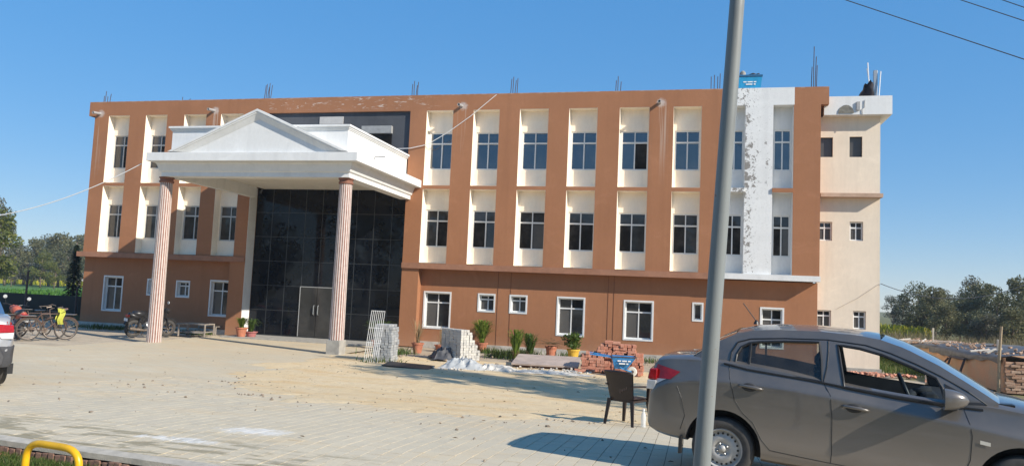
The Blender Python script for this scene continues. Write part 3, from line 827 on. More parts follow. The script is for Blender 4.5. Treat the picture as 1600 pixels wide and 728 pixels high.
# ------------------------------------------------------------------ cars
def crom(xs, ys, x):
    """monotone-ish cubic through key points"""
    n = len(xs)
    if x <= xs[0]: return ys[0]
    if x >= xs[-1]: return ys[-1]
    i = max(k for k in range(n - 1) if xs[k] <= x)
    h = xs[i+1] - xs[i]; t = (x - xs[i]) / h
    def sl(k):
        if k <= 0 or k >= n - 1:
            kk = min(max(k, 0), n - 2) if k <= 0 else n - 2
            return (ys[kk+1] - ys[kk]) / (xs[kk+1] - xs[kk])
        a = (ys[k] - ys[k-1]) / (xs[k] - xs[k-1]); b = (ys[k+1] - ys[k]) / (xs[k+1] - xs[k])
        return 0 if a * b <= 0 else 2 * a * b / (a + b)
    m0, m1 = sl(i) * h, sl(i + 1) * h
    return (2*t**3 - 3*t**2 + 1) * ys[i] + (t**3 - 2*t**2 + t) * m0 + (-2*t**3 + 3*t**2) * ys[i+1] + (t**3 - t**2) * m1

# stations: x, half width, bottom z, crease z, shoulder z, deck edge z, deck centre z
CARK = [(-.775, .60, .44, .52, .58, .60, .61), (-.755, .68, .40, .60, .70, .74, .76), (-.725, .735, .36, .72, .92, .98, 1.02), (-.66, .77, .335, .80, 1.03, 1.07, 1.105),
        (-.50, .805, .31, .87, 1.06, 1.10, 1.13), (-.30, .825, .30, .91, 1.07, 1.115, 1.145), (0.05, .838, .24, .935, 1.075, 1.115, 1.15), (.45, .84, .205, .925, 1.045, 1.09, 1.12),
        (.85, .84, .20, .90, 1.01, 1.04, 1.06), (1.44, .84, .20, .845, .955, .98, 1.0), (1.85, .838, .20, .80, .925, .96, .985), (2.10, .835, .205, .765, .925, .97, 1.005),
        (2.40, .83, .22, .725, .90, .945, .985), (2.75, .80, .22, .67, .82, .87, .91), (3.00, .735, .23, .60, .72, .78, .82), (3.12, .65, .26, .54, .61, .66, .69), (3.17, .54, .32, .47, .50, .53, .54)]
CX = [k[0] for k in CARK]
def cark(i, x): return crom(CX, [k[i] for k in CARK], x)
def half_section(x):
    w, zb, zc, zs, ze, zt = (cark(i, x) for i in range(1, 7))
    hgt = zs - zb
    return [(0, zb), (w * .80, zb), (w * .955, zb + .03 * hgt / .7 + .01), (w * .985, zb + .12 * hgt), (w * .985, zb + .30 * hgt), (w * .998, zb + (zc - zb) * .62), (w, zc - .03), (w * .998, zc - .008), (w * .983, zc + .016), (w * .950, zc + (zs - zc) * .45), (w * .922, zs - .01), (w * .915, zs + (ze - zs) * .45), (w * .87, ze), (w * .6, ze + (zt - ze) * .7), (w * .3, ze + (zt - ze) * .95), (0, zt)]
def side_y(x, z):
    s = half_section(x)[2:13]
    for k in range(len(s) - 1):
        if s[k][1] <= z <= s[k+1][1]:
            t = (z - s[k][1]) / max(1e-6, s[k+1][1] - s[k][1]); return s[k][0] + (s[k+1][0] - s[k][0]) * t
    return s[0][0] if z < s[0][1] else s[-1][0]
SIDE_TOP = [(-.33, 1.115), (-.23, 1.185), (-.08, 1.295), (.06, 1.372), (.21, 1.415), (.43, 1.44), (.8, 1.455), (1.15, 1.445), (1.32, 1.425), (1.49, 1.375), (1.56, 1.347), (1.78, 1.245), (1.97, 1.135), (2.11, 1.05), (2.22, .98)]
SIDE_BOT = [(2.12, .92), (1.85, .905), (1.44, .935), (.85, .99), (.45, 1.02), (.05, 1.05), (-.2, 1.06)]
REAR_DLO = [(.075, 1.08), (.2, 1.06), (.5, 1.035), (.85, 1.01), (.835, 1.2), (.81, 1.355), (.5, 1.335), (.28, 1.31), (.19, 1.292), (.12, 1.25), (.085, 1.18)]
FRONT_DLO = [(1.035, .982), (1.44, .95), (1.83, .928), (1.80, 1.06), (1.755, 1.135), (1.6, 1.20), (1.34, 1.29), (1.15, 1.33), (.965, 1.345), (1.0, 1.16)]
def house_y(x, z):
    y = .785 - .40 * max(0, z - .98) - .25 * max(0, z - 1.3) ** 1.2
    if x > 1.5: y -= .045 * ((x - 1.5) / .7) ** 2
    if x < .1: y -= .05 * ((.1 - x) / .45) ** 2
    return y
def paint(name, col, dust):
    n = NT(name); X, Y, Z = n.xyz()
    a = n.noise(3.0, 5, .6); f = n.noise(60, 3, .6)
    m = n.math('ADD', n.math('MULTIPLY', n.math('SUBTRACT', 1.0, n.sstep(n.math('ADD', Z, n.math('MULTIPLY', n.math('SUBTRACT', a, .5), .35)), .25, .85)), dust), n.math('MULTIPLY', n.ramp(a, (.35, 0.06), (.8, .30)), 1.0))
    c = n.mix(m, col, (.30, .245, .19))
    n.set(col=c, rough=n.math('ADD', .26, n.math('MULTIPLY', m, .45)), metal=n.math('MULTIPLY', n.math('SUBTRACT', 1.0, m), .35), coat=n.math('SUBTRACT', 1.0, n.math('MULTIPLY', m, .6)), coatr=.03)
    return n.m
M['car_black'] = mat('black_trim', (.012, .012, .013), .45, .2)
M['car_int'] = mat('cabin_trim', (.030, .030, .032), .8, .3)
M['car_glass'] = clear_glass('car_glass', (.62, .66, .64), .10, .05)
M['screen_glass'] = clear_glass('windscreen_glass', (.55, .66, .72), .30, .08)
M['tyre'] = mat('tyre', (.060, .056, .052), .85, .3, 15, bump=.2)
M['steel'] = mat('steel_rim', (.40, .39, .37), .5, .25, 10, metal=.2)
M['red_lens'] = mat('red_lens', (.36, .012, .015), .12, .25, 25)
M['clear_lens'] = mat('clear_lens', (.62, .60, .58), .15, .1, 30)
M['amber'] = mat('side_lamp', (.62, .58, .50), .25, .1)
M['chrome'] = mat('bare_metal', (.5, .5, .5), .25, .1, 4, metal=.8)

def build_car(label, body, loc, rz, pitch=0.0, dark_bumper=None, group=None):
    root = empty('sedan', loc, 0, label, 'car', group)
    root.rotation_euler = (0, pitch, rz)
    # body shell
    N = 110; mb = MB(); P = []
    for i in range(N + 1):
        # denser near the ends
        u = i / N; x = CX[0] + (CX[-1] - CX[0]) * (u - .06 * math.sin(2 * math.pi * u) )
        h = half_section(x)
        ring = [(x, -y, z) for y, z in h] + [(x, y, z) for y, z in h[-2:0:-1]]
        P.append(ring + [ring[0]])
    n = len(P[0]) - 1
    vs = [p for r in P for p in r[:n]]; fs = []
    for i in range(N):
        for k in range(n): fs.append((i*n + k, i*n + (k+1) % n, (i+1)*n + (k+1) % n, (i+1)*n + k))
    fs.append(tuple(range(n))[::-1]); fs.append(tuple(N*n + k for k in range(n)))
    mb.add(vs, fs); b = mb.build('body', body, root)
    bm = bmesh.new(); bm.from_mesh(b.data); bmesh.ops.recalc_face_normals(bm, faces=bm.faces); bm.to_mesh(b.data); bm.free()
    b.data.materials.append(M['car_int']); 
    # cut wheel arches and the cabin well
    cut = MB()
    for ax in (0.0, 2.405):
        for s in (-1, 1):
            cut.lathe([(.352, 0), (.352, .42)], 40, T(ax, s * .95, .305, rx=RAD(90) if s > 0 else RAD(-90)))
    co = cut.build('cutter', M['car_int'], root)
    wl = MB(); prof = [(.0, -.70), (.0, .70), (1.95, .72), (1.95, -.72)]
    wl.add([(x, y, z) for z in (.62, 1.4) for x, y in prof], [(3, 2, 1, 0), (4, 5, 6, 7), (0, 1, 5, 4), (1, 2, 6, 5), (2, 3, 7, 6), (3, 0, 4, 7)])
    wo = wl.build('cutter2', M['car_int'], root)
    for c in (co, wo):
        bmc = bmesh.new(); bmc.from_mesh(c.data); bmesh.ops.recalc_face_normals(bmc, faces=bmc.faces); bmc.to_mesh(c.data); bmc.free()
        md = b.modifiers.new('cut', 'BOOLEAN'); md.operation = 'DIFFERENCE'; md.object = c; md.solver = 'EXACT'; md.material_mode = 'TRANSFER'
    dg = bpy.context.evaluated_depsgraph_get(); me = bpy.data.meshes.new_from_object(b.evaluated_get(dg))
    b.modifiers.clear(); b.data = me
    bpy.data.objects.remove(co); bpy.data.objects.remove(wo)
    auto_smooth(b, 32)
    # greenhouse sides with window openings
    def dens(pl, closed=True, step=.06):
        out = []; m = len(pl)
        for k in range(m if closed else m - 1):
            a, c = pl[k], pl[(k + 1) % m]; L = math.hypot(a[0]-c[0], a[1]-c[1]); q = max(1, int(L / step))
            out += [(a[0] + (c[0]-a[0]) * j / q, a[1] + (c[1]-a[1]) * j / q) for j in range(q)]
        if not closed: out.append(pl[-1])
        return out
    outer = dens(SIDE_TOP + SIDE_BOT); h1 = dens(REAR_DLO); h2 = dens(FRONT_DLO)
    polys = [outer, h1, h2]
    flat = [p for pl in polys for p in pl]
    tris = tessellate_polygon([[Vector((x, z, 0)) for x, z in pl] for pl in polys])
    for s in (-1, 1):
        mb = MB(); nn = len(flat)
        vs = [(x, s * house_y(x, z), z) for x, z in flat] + [(x, s * (house_y(x, z) - .045), z) for x, z in flat]
        fs = [tuple(t) for t in tris] + [tuple(nn + k for k in t[::-1]) for t in tris]
        off = 0
        for pl in polys:
            m = len(pl)
            fs += [(off + k, off + (k + 1) % m, nn + off + (k + 1) % m, nn + off + k) for k in range(m)]; off += m
        mb.add(vs, fs); o = mb.build('pillars', body, root)
        bm = bmesh.new(); bm.from_mesh(o.data); bmesh.ops.recalc_face_normals(bm, faces=bm.faces); bm.to_mesh(o.data); bm.free()
        auto_smooth(o, 35)
        for nm, pl in (('rear_door_trim', h1), ('front_door_trim', h2)):
            MB().tube([(x, s * (house_y(x, z) - .004), z) for x, z in pl], .013, 6, closed=True).build(nm, M['car_black'], root)
        # quarter-light bar
        MB().tube([(.205, s * house_y(.205, z), z) for z in (1.055, 1.18, 1.295)], .011, 6).build('quarter_bar', M['car_black'], root)
        t2 = tessellate_polygon([[Vector((x, z, 0)) for x, z in REAR_DLO]])
        MB().add([(x, s * (house_y(x, z) - .02), z) for x, z in REAR_DLO], [tuple(t) for t in t2]).build('rear_side_glass', M['car_glass'], root)
        # black sail panel ahead of the front window
        sp = [(1.835, .925), (2.10, .925), (2.14, .945), (1.82, 1.10)]
        MB().add([(x, s * (house_y(x, z) + .006), z) for x, z in sp] + [(x, s * (house_y(x, z) - .01), z) for x, z in sp], [(0, 1, 2, 3), (0, 4, 5, 1), (1, 5, 6, 2), (2, 6, 7, 3), (3, 7, 4, 0)]).build('sail_panel', M['car_black'], root)
        # waist moulding
        bl = [(x, z) for x, z in dens([(-.02, 1.085), (.2, 1.05), (.85, 1.002), (1.44, .944), (1.85, .918), (2.1, .916)], False, .1)]
        MB().tube([(x, s * (max(side_y(x, z), house_y(x, z)) + .002), z) for x, z in bl], .011, 6).build('waist_moulding', M['car_black'], root)
        # panel gaps
        gaps = [[(.025, 1.08), (.045, .96), (.10, .76), (.18, .65), (.27, .575), (.35, .43), (.43, .345), (.7, .325), (.945, .31)],
                [(.86, 1.005), (.925, .90), (.945, .70), (.95, .40), (.945, .31), (1.4, .29), (1.93, .29)],
                [(1.96, .91), (2.0, .80), (2.02, .70), (2.01, .50), (1.97, .38), (1.93, .29)],
                [(-.40, .42), (-.36, .56), (-.40, .72), (-.45, .83)]]
        for gp in gaps:
            pl = dens(gp, False, .04)
            MB().tube([(x, s * (side_y(x, z) - .001), z) for x, z in pl], .004, 5).build('panel_gap', M['car_black'], root)
        MB().tube([(x, s * (house_y(x, z) + .001), z) for x, z in [(.86, 1.0), (.885, 1.15), (.89, 1.28), (.885, 1.375)]], .006, 5).build('panel_gap', M['car_black'], root)
        MB().tube([(x, s * (house_y(x, z) + .001), z) for x, z in [(.025, 1.08), (.035, 1.2), (.085, 1.295), (.2, 1.335), (.5, 1.365), (.88, 1.385), (1.2, 1.365), (1.4, 1.315), (1.62, 1.235), (1.8, 1.155), (2.0, 1.05), (2.13, .96)]], .006, 5).build('panel_gap', M['car_black'], root)
        # handles
        for hx, hz in ((.13, .895), (1.02, .815)):
            y0 = side_y(hx, hz)
            sc = MB(); 
            sc.lathe([(.001, .004), (.03, .006), (.052, .002), (.052, -.01), (.001, -.01)], 20, T(hx + .10, s * y0, hz, rx=RAD(90) * -s) @ Matrix.Diagonal((1.35, .75, 1, 1)))
            h_ = sc.build('handle_cup', M['car_int'], root, smooth=True)
            MB().tube([(hx, s * (y0 - .005), hz + .01), (hx + .03, s * (y0 + .022), hz + .012), (hx + .15, s * (y0 + .026), hz + .004), (hx + .205, s * (y0 + .018), hz - .004), (hx + .22, s * (y0 - .005), hz - .006)], [.010, .013, .015, .013, .008], 8).build('door_handle', body, root, smooth=True)
        # lights
        def patch(poly, nm, m, off, nu=6):
            P = []
            (a, b_, c_, d_) = poly
            for i in range(nu + 1):
                u = i / nu; row = []
                for j in range(nu + 1):
                    v = j / nu
                    x = (1-u)*((1-v)*a[0]+v*d_[0]) + u*((1-v)*b_[0]+v*c_[0]); z = (1-u)*((1-v)*a[1]+v*d_[1]) + u*((1-v)*b_[1]+v*c_[1])
                    row.append((x, s * (side_y(x, z) + off), z))
                P.append(row)
            return MB().grid(P).build(nm, m, root, smooth=True)
        patch([(-.71, 1.02), (-.43, .965), (-.52, .885), (-.735, .87)], 'tail_lamp', M['red_lens'], .007)
        patch([(-.738, .868), (-.56, .884), (-.63, .845), (-.745, .77)], 'reversing_lamp', M['clear_lens'], .006)
        tl = MB().add([(-.752, s * .47, .99), (-.742, s * .745, .96), (-.758, s * .755, .86), (-.764, s * .53, .85), (-.70, s * .47, 1.0), (-.66, s * .76, .97), (-.66, s * .77, .86), (-.70, s * .53, .84)], [(0, 1, 2, 3), (4, 7, 6, 5), (0, 4, 5, 1), (1, 5, 6, 2), (2, 6, 7, 3), (3, 7, 4, 0)]).build('tail_lamp', M['red_lens'], root, bevel=.012)
        MB().add([(-.764, s * .53, .845), (-.758, s * .755, .855), (-.768, s * .745, .76), (-.772, s * .60, .76), (-.70, s * .53, .845), (-.66, s * .77, .855), (-.68, s * .75, .76), (-.70, s * .60, .76)], [(0, 1, 2, 3), (4, 7, 6, 5), (0, 4, 5, 1), (1, 5, 6, 2), (2, 6, 7, 3), (3, 7, 4, 0)]).build('lamp_lens', M['clear_lens'], root, bevel=.01)
        patch([(2.72, .80), (3.02, .70), (3.08, .60), (2.80, .66)], 'head_lamp', M['clear_lens'], .006)
        patch([(2.075, .675), (2.15, .665), (2.15, .635), (2.075, .645)], 'side_repeater', M['amber'], .008, 2)
        # mudflap
        MB().box(-.40, -.375, s * .80 - .05, s * .80 + .03, .20, .36).build('mudflap', M['car_black'], root)
        # mirror
        mb = MB(); Pm = []
        for i in range(11):
            u = i / 10; w_ = (1 - (1 - u) ** 2.2) ** .55 * (1 if i < 10 else .0)
            cx_ = 1.985 - .185 * min(u, .9) / .9 + .0
            ringp = []
            for k in range(21):
                t = 2 * math.pi * k / 20; ct, st_ = math.cos(t), math.sin(t); sq = (abs(ct) ** 3.2 + abs(st_) ** 3.2) ** (-1 / 3.2)
                ringp.append((cx_, s * (.915 + .105 * w_ * ct * sq), .975 + (.088 + .012 * st_) * w_ * st_ * sq + .012 * (1 - u)))
            Pm.append(ringp)
        mo = mb.grid(Pm).build('mirror', body, root); auto_smooth(mo, 50)
        MB().tube([(1.90, s * .79, .925), (1.885, s * .84, .915), (1.88, s * .89, .925)], [.03, .026, .022], 8).build('mirror_arm', M['car_black'], mo)
        # sill
    # roof, screens: loft across
    def strip(pts, nm, m, crown, bulge, s0=-1.0, s1=1.0):
        P = []
        for (x, z) in pts:
            hy = house_y(x, z); row = []
            for k in range(17):
                t = -1 + 2 * k / 16; c = 1 - abs(t) ** 2.4
                row.append((x + bulge * c, t * hy, z + crown * c))
            P.append(row)
        o = MB().grid(P).build(nm, m, root, smooth=True); return o
    tp = dens(SIDE_TOP, False, .05)
    roof = strip([p for p in tp if .05 <= p[0] <= 1.34], 'roof', body, .045, 0)
    strip([(x, z - .035) for x, z in tp if .05 <= x <= 1.34], 'headlining', M['car_int'], .03, 0)
    strip([p for p in tp if p[0] >= 1.30], 'windscreen', M['screen_glass'], .035, .05)
    strip([p for p in tp if p[0] <= .08], 'rear_screen', M['car_glass'], .045, -.03)
    # aerial
    MB().lathe([(.03, 0), (.02, .03), (.008, .045)], 10, T(.17, 0, 1.46)).tube([(.17, 0, 1.49), (.03, 0, 1.67)], .005, 5).build('aerial', M['car_black'], root)
    # cabin
    for yy in (-.37, .37):
        st = MB(); st.tube([(.80, yy, .55), (.90, yy, .80), (.845, yy, 1.08)], [.16, .15, .13], 10); so = st.build('front_seat', M['car_int'], root, smooth=True)
        MB().tube([(.84, yy - .09, 1.16), (.84, yy, 1.18), (.84, yy + .09, 1.16)], [.06, .085, .06], 10).build('headrest', M['car_int'], so, smooth=True)
    MB().box(.05, .25, -.62, .62, .62, .98).build('rear_seat', M['car_int'], root, bevel=.05)
    MB().box(1.72, 2.15, -.70, .70, .65, .955).box(1.66, 1.80, -.55, -.18, .9, .99).build('dashboard', M['car_int'], root, bevel=.04)
    ring = [Vector((0, .185 * math.cos(t), .185 * math.sin(t))) for t in [2 * math.pi * k / 28 for k in range(28)]]
    Ms = T(1.56, -.36, .945, ry=RAD(-24))
    sw = MB().tube([Ms @ p for p in ring], .018, 8, closed=True).build('steering_wheel', M['car_black'], root, smooth=True)
    MB().tube([Ms @ Vector((0, -.17, 0)), Ms @ Vector((.03, 0, -.02)), Ms @ Vector((0, .17, 0))], [.02, .06, .02], 8).tube([Ms @ Vector((.03, 0, 0)), Ms @ Vector((.2, 0, -.03))], .04, 8).build('steering_hub', M['car_int'], sw, smooth=True)
    MB().tube([(2.24, -.3, .985), (2.28, .1, 1.01), (2.22, .5, 1.0)], .012, 6).box(2.18, 2.34, -.68, .68, .955, .975).build('wiper_cowl', M['car_black'], root)
    if dark_bumper:
        P = []
        for i in range(13):
            x = -.795 + .50 * (i / 12) ** 1.6
            row = []
            for z in (.34, .40, .50, .60, .645, .66):
                xx = max(x, -.77); yb = side_y(xx, max(z, .45)) + .02 - (.04 if z in (.34, .66) else 0)
                row.append((x, -yb, z))
            P.append(row)
        MB().grid(P).build('bumper', dark_bumper, root, smooth=True)
        P2 = [[(x, -y, z) for x, y, z in r] for r in P]; MB().grid(P2).build('bumper', dark_bumper, root, smooth=True)
        Pb = [[(P[0][k][0], P[0][k][1] * t, P[0][k][2]) for k in range(6)] for t in (1, .5, 0, -.5, -1)]
        MB().grid(Pb).build('bumper', dark_bumper, root, smooth=True)
    # wheels
    for axx in (0, 2.405):
        for s in (-1, 1):
            w = empty('wheel', (axx, s * .72, .29), parent=root)
            Rm = T(rx=RAD(90) * s)     # lathe axis outward
            if s > 0: Rm = T(rx=RAD(-90))
            else: Rm = T(rx=RAD(90))
            MB().lathe([(.185, -.08), (.25, -.09), (.28, -.075), (.29, -.04), (.29, .04), (.28, .075), (.255, .09), (.20, .085), (.188, .07)], 40, Rm, cap=False).build('tyre', M['tyre'], w, smooth=True)
            rim = MB().lathe([(.19, -.07), (.19, .072), (.178, .078), (.17, .05), (.155, .035), (.12, .06), (.075, .065), (.06, .045), (.035, .045), (.03, .07), (.001, .075)], 36, Rm).build('rim', M['steel'], w, smooth=True)
            hm = MB()
            for k in range(20):
                t = 2 * math.pi * k / 20
                hm.lathe([(.011, 0), (.011, .006)], 8, Rm @ T(.142 * math.cos(t), .142 * math.sin(t), .046))
            hm.build('vent_holes', M['car_black'], rim)
            for k in range(4):
                t = 2 * math.pi * k / 4 + .5
                MB().lathe([(.011, 0), (.011, .015), (.006, .02)], 6, Rm @ T(.05 * math.cos(t), .05 * math.sin(t), .048)).build('wheel_nut', M['chrome'], rim)
    return root

grey_paint = paint('grey_brown_paint', (.105, .098, .092), .5)
silver_paint = paint('silver_paint', (.36, .37, .39), .2)
W = Vector((0.286, 7.528, 0.354))
a = RAD(-11)
cl = W + Vector((-math.sin(a), math.cos(a), 0)) * .80     # centre line is .80 m beyond the near wheel face
build_car('dusty dark grey sedan with its front window down, parked behind the pole', grey_paint, cl, a, RAD(1.5))
# silver car at the left edge, nose out of frame
p = gnd(12, 609)
dirc = RAD(147)
hd = Vector((math.cos(dirc), math.sin(dirc), 0)); rt = Vector((hd.y, -hd.x, 0))
orig = Vector((p.x, p.y, 0)) + hd * .77 - rt * .74; orig.z = g(p.x, p.y)
build_car('silver sedan at the left edge, only its red tail lamp and dark bumper in view', silver_paint, orig, dirc, 0.0, mat('bumper_grey', (.055, .055, .058), .6, .2))

# ------------------------------------------------------------------ trees
def leaf_cloud(mb, centres, rads, n, size, r, flat=0.0):
    for k in range(n):
        i = r.randrange(len(centres)); c = centres[i]; R_ = rads[i]
        while True:
            d = Vector((r.uniform(-1, 1), r.uniform(-1, 1), r.uniform(-1, 1)))
            if .25 < d.length <= 1: break
        p = c + Vector((d.x * R_, d.y * R_, d.z * R_ * .75))
        a = Vector((r.gauss(0, 1), r.gauss(0, 1), r.gauss(0, 1) * (1 - flat))).normalized(); b = a.orthogonal().normalized(); b = (Matrix.Rotation(r.uniform(0, 6.28), 3, a) @ b)
        s = size * r.uniform(.6, 1.3); w = s * .45; c2 = a.cross(b)
        mb.add([p - b * s, p + c2 * w - b * s * .1, p + b * s, p - c2 * w - b * s * .1], [(0, 1, 2, 3)])
M['bark'] = mat('bark', (.16, .12, .085), .95, .35, 6, bump=.5)
M['leafA'] = leaf_mat('leaf_olive', (.10, .10, .045), (.205, .20, .09), (.31, .28, .14))
M['leafB'] = leaf_mat('leaf_dark', (.075, .084, .040), (.155, .165, .078), (.25, .23, .12))
M['leafC'] = leaf_mat('leaf_yellow_green', (.075, .095, .018), (.17, .19, .04), (.27, .25, .06))
M['leafD'] = leaf_mat('leaf_grey_green', (.085, .085, .055), (.17, .165, .11), (.25, .23, .16))
M['conifer'] = leaf_mat('leaf_conifer', (.010, .020, .010), (.025, .042, .018), (.05, .07, .03))
def make_tree(name, h, cr, leaf, nleaf, lsize, seed, base=.22, nclump=16, trunk=True, tall=1.0):
    r = random.Random(seed); root = empty(name)
    tm = MB(); cs = []; rs = []
    lean = Vector((r.gauss(0, .04), r.gauss(0, .04), 1))
    tr = [lean * (h * .75 * k / 5) + Vector((r.gauss(0, .03), r.gauss(0, .03), 0)) * h * k / 5 for k in range(6)]
    tm.tube(tr, [h * .022 * (1 - .15 * k) + .01 for k in range(6)], 7)
    zc = h * (1 + base) / 2; zr = h * (1 - base) / 2
    for k in range(nclump):
        u = r.uniform(-1, 1); t = r.uniform(0, 6.28); q = r.uniform(.25, .85)
        wz = math.sqrt(max(.08, 1 - u * u * .9))
        c = Vector((cr * q * wz * math.cos(t), cr * q * wz * math.sin(t), zc + zr * .8 * u)); R_ = cr * r.uniform(.28, .5)
        cs.append(c); rs.append(R_)
        st = tr[min(5, max(1, int(5 * c.z / h * .8)))]
        mid = (st + c) / 2 + Vector((0, 0, -.06 * h))
        tm.tube([st, mid, c], [h * .009 + .008, h * .006 + .006, .008], 5)
    tm.build('trunk', M['bark'], root, smooth=True)
    lm = MB(); leaf_cloud(lm, cs, rs, nleaf, lsize, r); lm.build('crown', leaf, root)
    return root
protos = {'A': make_tree('tree', 8, 2.9, M['leafA'], 4200, .17, 11), 'B': make_tree('tree', 8, 3.2, M['leafB'], 5200, .16, 12, base=.08, nclump=20),
          'C': make_tree('tree', 8, 2.9, M['leafC'], 4200, .17, 13, base=.12), 'D': make_tree('tree', 8, 2.6, M['leafD'], 2600, .15, 14, base=.2)}
used = set()
def plant(kind, x, y, h, w, label, rz=0, group=None, z=0):
    pr = protos[kind]
    o = pr if kind not in used else copy_tree(pr)
    used.add(kind)
    o.location = (x, y, z); o.rotation_euler = (0, 0, rz); o.scale = (w, w, h / 8)
    tag(o, label, 'tree', group); return o
def tree_at(kind, px, ytop, d, label, wscale=1.0, group=None):
    q = atdepth(px, ytop, d); h = q.z
    return plant(kind, q.x, q.y, max(1.5, h), wscale * max(1.5, h) / 8, label, rnd.uniform(0, 6.28), group)
GL_ = 'trees beyond the green field'
tree_at('C', -8, 322, 75, 'tall yellow-green tree cut off by the left edge', 1.15, GL_)
tree_at('D', 3, 308, 95, 'wispy grey-green treetop rising above the yellow-green tree at left', .7, GL_)
tree_at('D', 28, 378, 130, 'grey-green tree just right of the tall yellow-green one', 1.2, GL_)
tree_at('B', 42, 384, 138, 'low dark tree behind the grey-green one at left', 1.4, GL_)
tree_at('A', 55, 372, 130, 'olive tree in the middle of the left tree line', 1.1, GL_)
tree_at('C', 68, 392, 118, 'bright green rounded tree in the left tree line', 1.1, GL_)
tree_at('D', 83, 368, 135, 'pale open-crowned tree right of the rounded bright green one', 1.1, GL_)
tree_at('A', 98, 364, 128, 'tall olive tree near the building in the left tree line', 1.15, GL_)
tree_at('B', 113, 372, 126, 'dark green tree touching the left corner of the building', 1.2, GL_)
tree_at('A', 12, 395, 120, 'low olive tree under the yellow-green tree at left', 1.5, GL_)
tree_at('A', 130, 366, 132, 'olive tree half hidden behind the left corner of the building', 1.2, GL_)
tree_at('C', 88, 408, 112, 'small yellow-green tree in front of the left tree line', 1.0, GL_)
tree_at('D', 20, 415, 112, 'small bare-looking tree before the far white wall', 1.0, GL_)
GRP = 'trees beyond the brick shed'
tree_at('B', 1436, 432, 60, 'dark tall tree nearest the cream annex', .85, GRP)
tree_at('A', 1462, 448, 56, 'olive tree right of the dark tall one beside the annex', .9, GRP)
tree_at('D', 1395, 462, 95, 'hazy grey tree right against the annex edge', 1.2, GRP)
tree_at('B', 1500, 455, 58, 'dark bushy tree above the middle of the shed', 1.1, GRP)
tree_at('D', 1522, 433, 62, 'grey thin-leaved treetop above the shed roof', 1.0, GRP)
tree_at('A', 1540, 442, 52, 'olive tree left of the tall bamboo post', 1.0, GRP)
tree_at('B', 1565, 450, 48, 'dark dense tree behind the tall bamboo post', 1.1, GRP)
tree_at('A', 1590, 432, 50, 'tall olive tree at the right edge of the photo', 1.1, GRP)
tree_at('B', 1618, 440, 46, 'dark tree cut off by the right edge', 1.1, GRP)
tree_at('A', 1480, 475, 48, 'low olive bush-like tree behind the shed', 1.2, GRP)
tree_at('D', 1545, 490, 44, 'low grey shrub-like tree behind the shed roof', 1.6, GRP)
tree_at('D', 1412, 470, 66, 'thin brownish tree just right of the annex edge', 1.1, GRP)
tree_at('A', 1450, 462, 66, 'olive tree filling the gap right of the dark tall one', 1.3, GRP)
tree_at('A', 1512, 470, 52, 'full olive tree low above the middle of the shed roof', 1.5, GRP)
tree_at('D', 1478, 452, 70, 'brownish tree crown between the two dark trees', 1.2, GRP)
tree_at('B', 1532, 478, 47, 'dark low tree just behind the shed roof poles', 1.5, GRP)
tree_at('A', 1578, 480, 44, 'olive undergrowth tree right of the bamboo post', 1.5, GRP)
tree_at('D', 1607, 455, 55, 'brownish tree crown at the right edge of the belt', 1.2, GRP)
tree_at('C', 1420, 490, 70, 'small yellow-green tree between annex and dark trees', 1.3, GRP)
# narrow dark conifer by the left corner
r = random.Random(5); root = empty('conifer', (0, 0, 0))
q = atdepth(121, 378, 42); H_ = q.z
tm = MB().tube([(0, 0, 0), (0, 0, H_)], [.08, .02], 6).build('trunk', M['bark'], root)
lm = MB()
for k in range(26):
    z = H_ * (.10 + .9 * k / 26); R_ = .62 * (1 - (k / 26) ** 1.4) + .10
    for j in range(34):
        t = r.uniform(0, 6.28); q1 = Vector((R_ * r.uniform(.3, 1) * math.cos(t), R_ * r.uniform(.3, 1) * math.sin(t), z - .12 + r.uniform(-.05, .05)))
        d = Vector((math.cos(t), math.sin(t), -.5)) * .12; w = Vector((-math.sin(t), math.cos(t), 0)) * .05
        lm.add([q1 - d - w, q1 - d + w, q1 + d + w * .3, q1 + d - w * .3], [(0, 1, 2, 3)])
lm.build('crown', M['conifer'], root)
root.location = (q.x, q.y, 0); tag(root, 'narrow dark conifer standing against the left corner of the building', 'tree')
# trees behind the photographer, seen only as reflections in the glazing
BEHIND = ['far left', 'second from the left', 'third from the left', 'fourth from the left', 'fifth from the left', 'sixth from the left', 'seventh from the left', 'eighth from the left', 'second from the right', 'far right']
for k, (x, y, h) in enumerate([(-62, -16, 10), (-52, -20, 12), (-43, -17, 10), (-33, -19, 11.5), (-24, -16, 10), (-15, -19, 12), (-6, -17, 10.5), (3, -20, 11.5), (12, -17, 10), (21, -20, 11)]):
    plant('BA'[k % 2], x, y, h, 1.5, 'roadside tree behind the camera, %s of its row, mirrored in the glass' % BEHIND[k], k, 'trees behind the camera')
# tree out of frame on the right: throws the dappled shade on the sand
plant('A', 9.6, 11.4, 11.5, .72, 'slender tree out of frame at right shading the sand', 1.0)

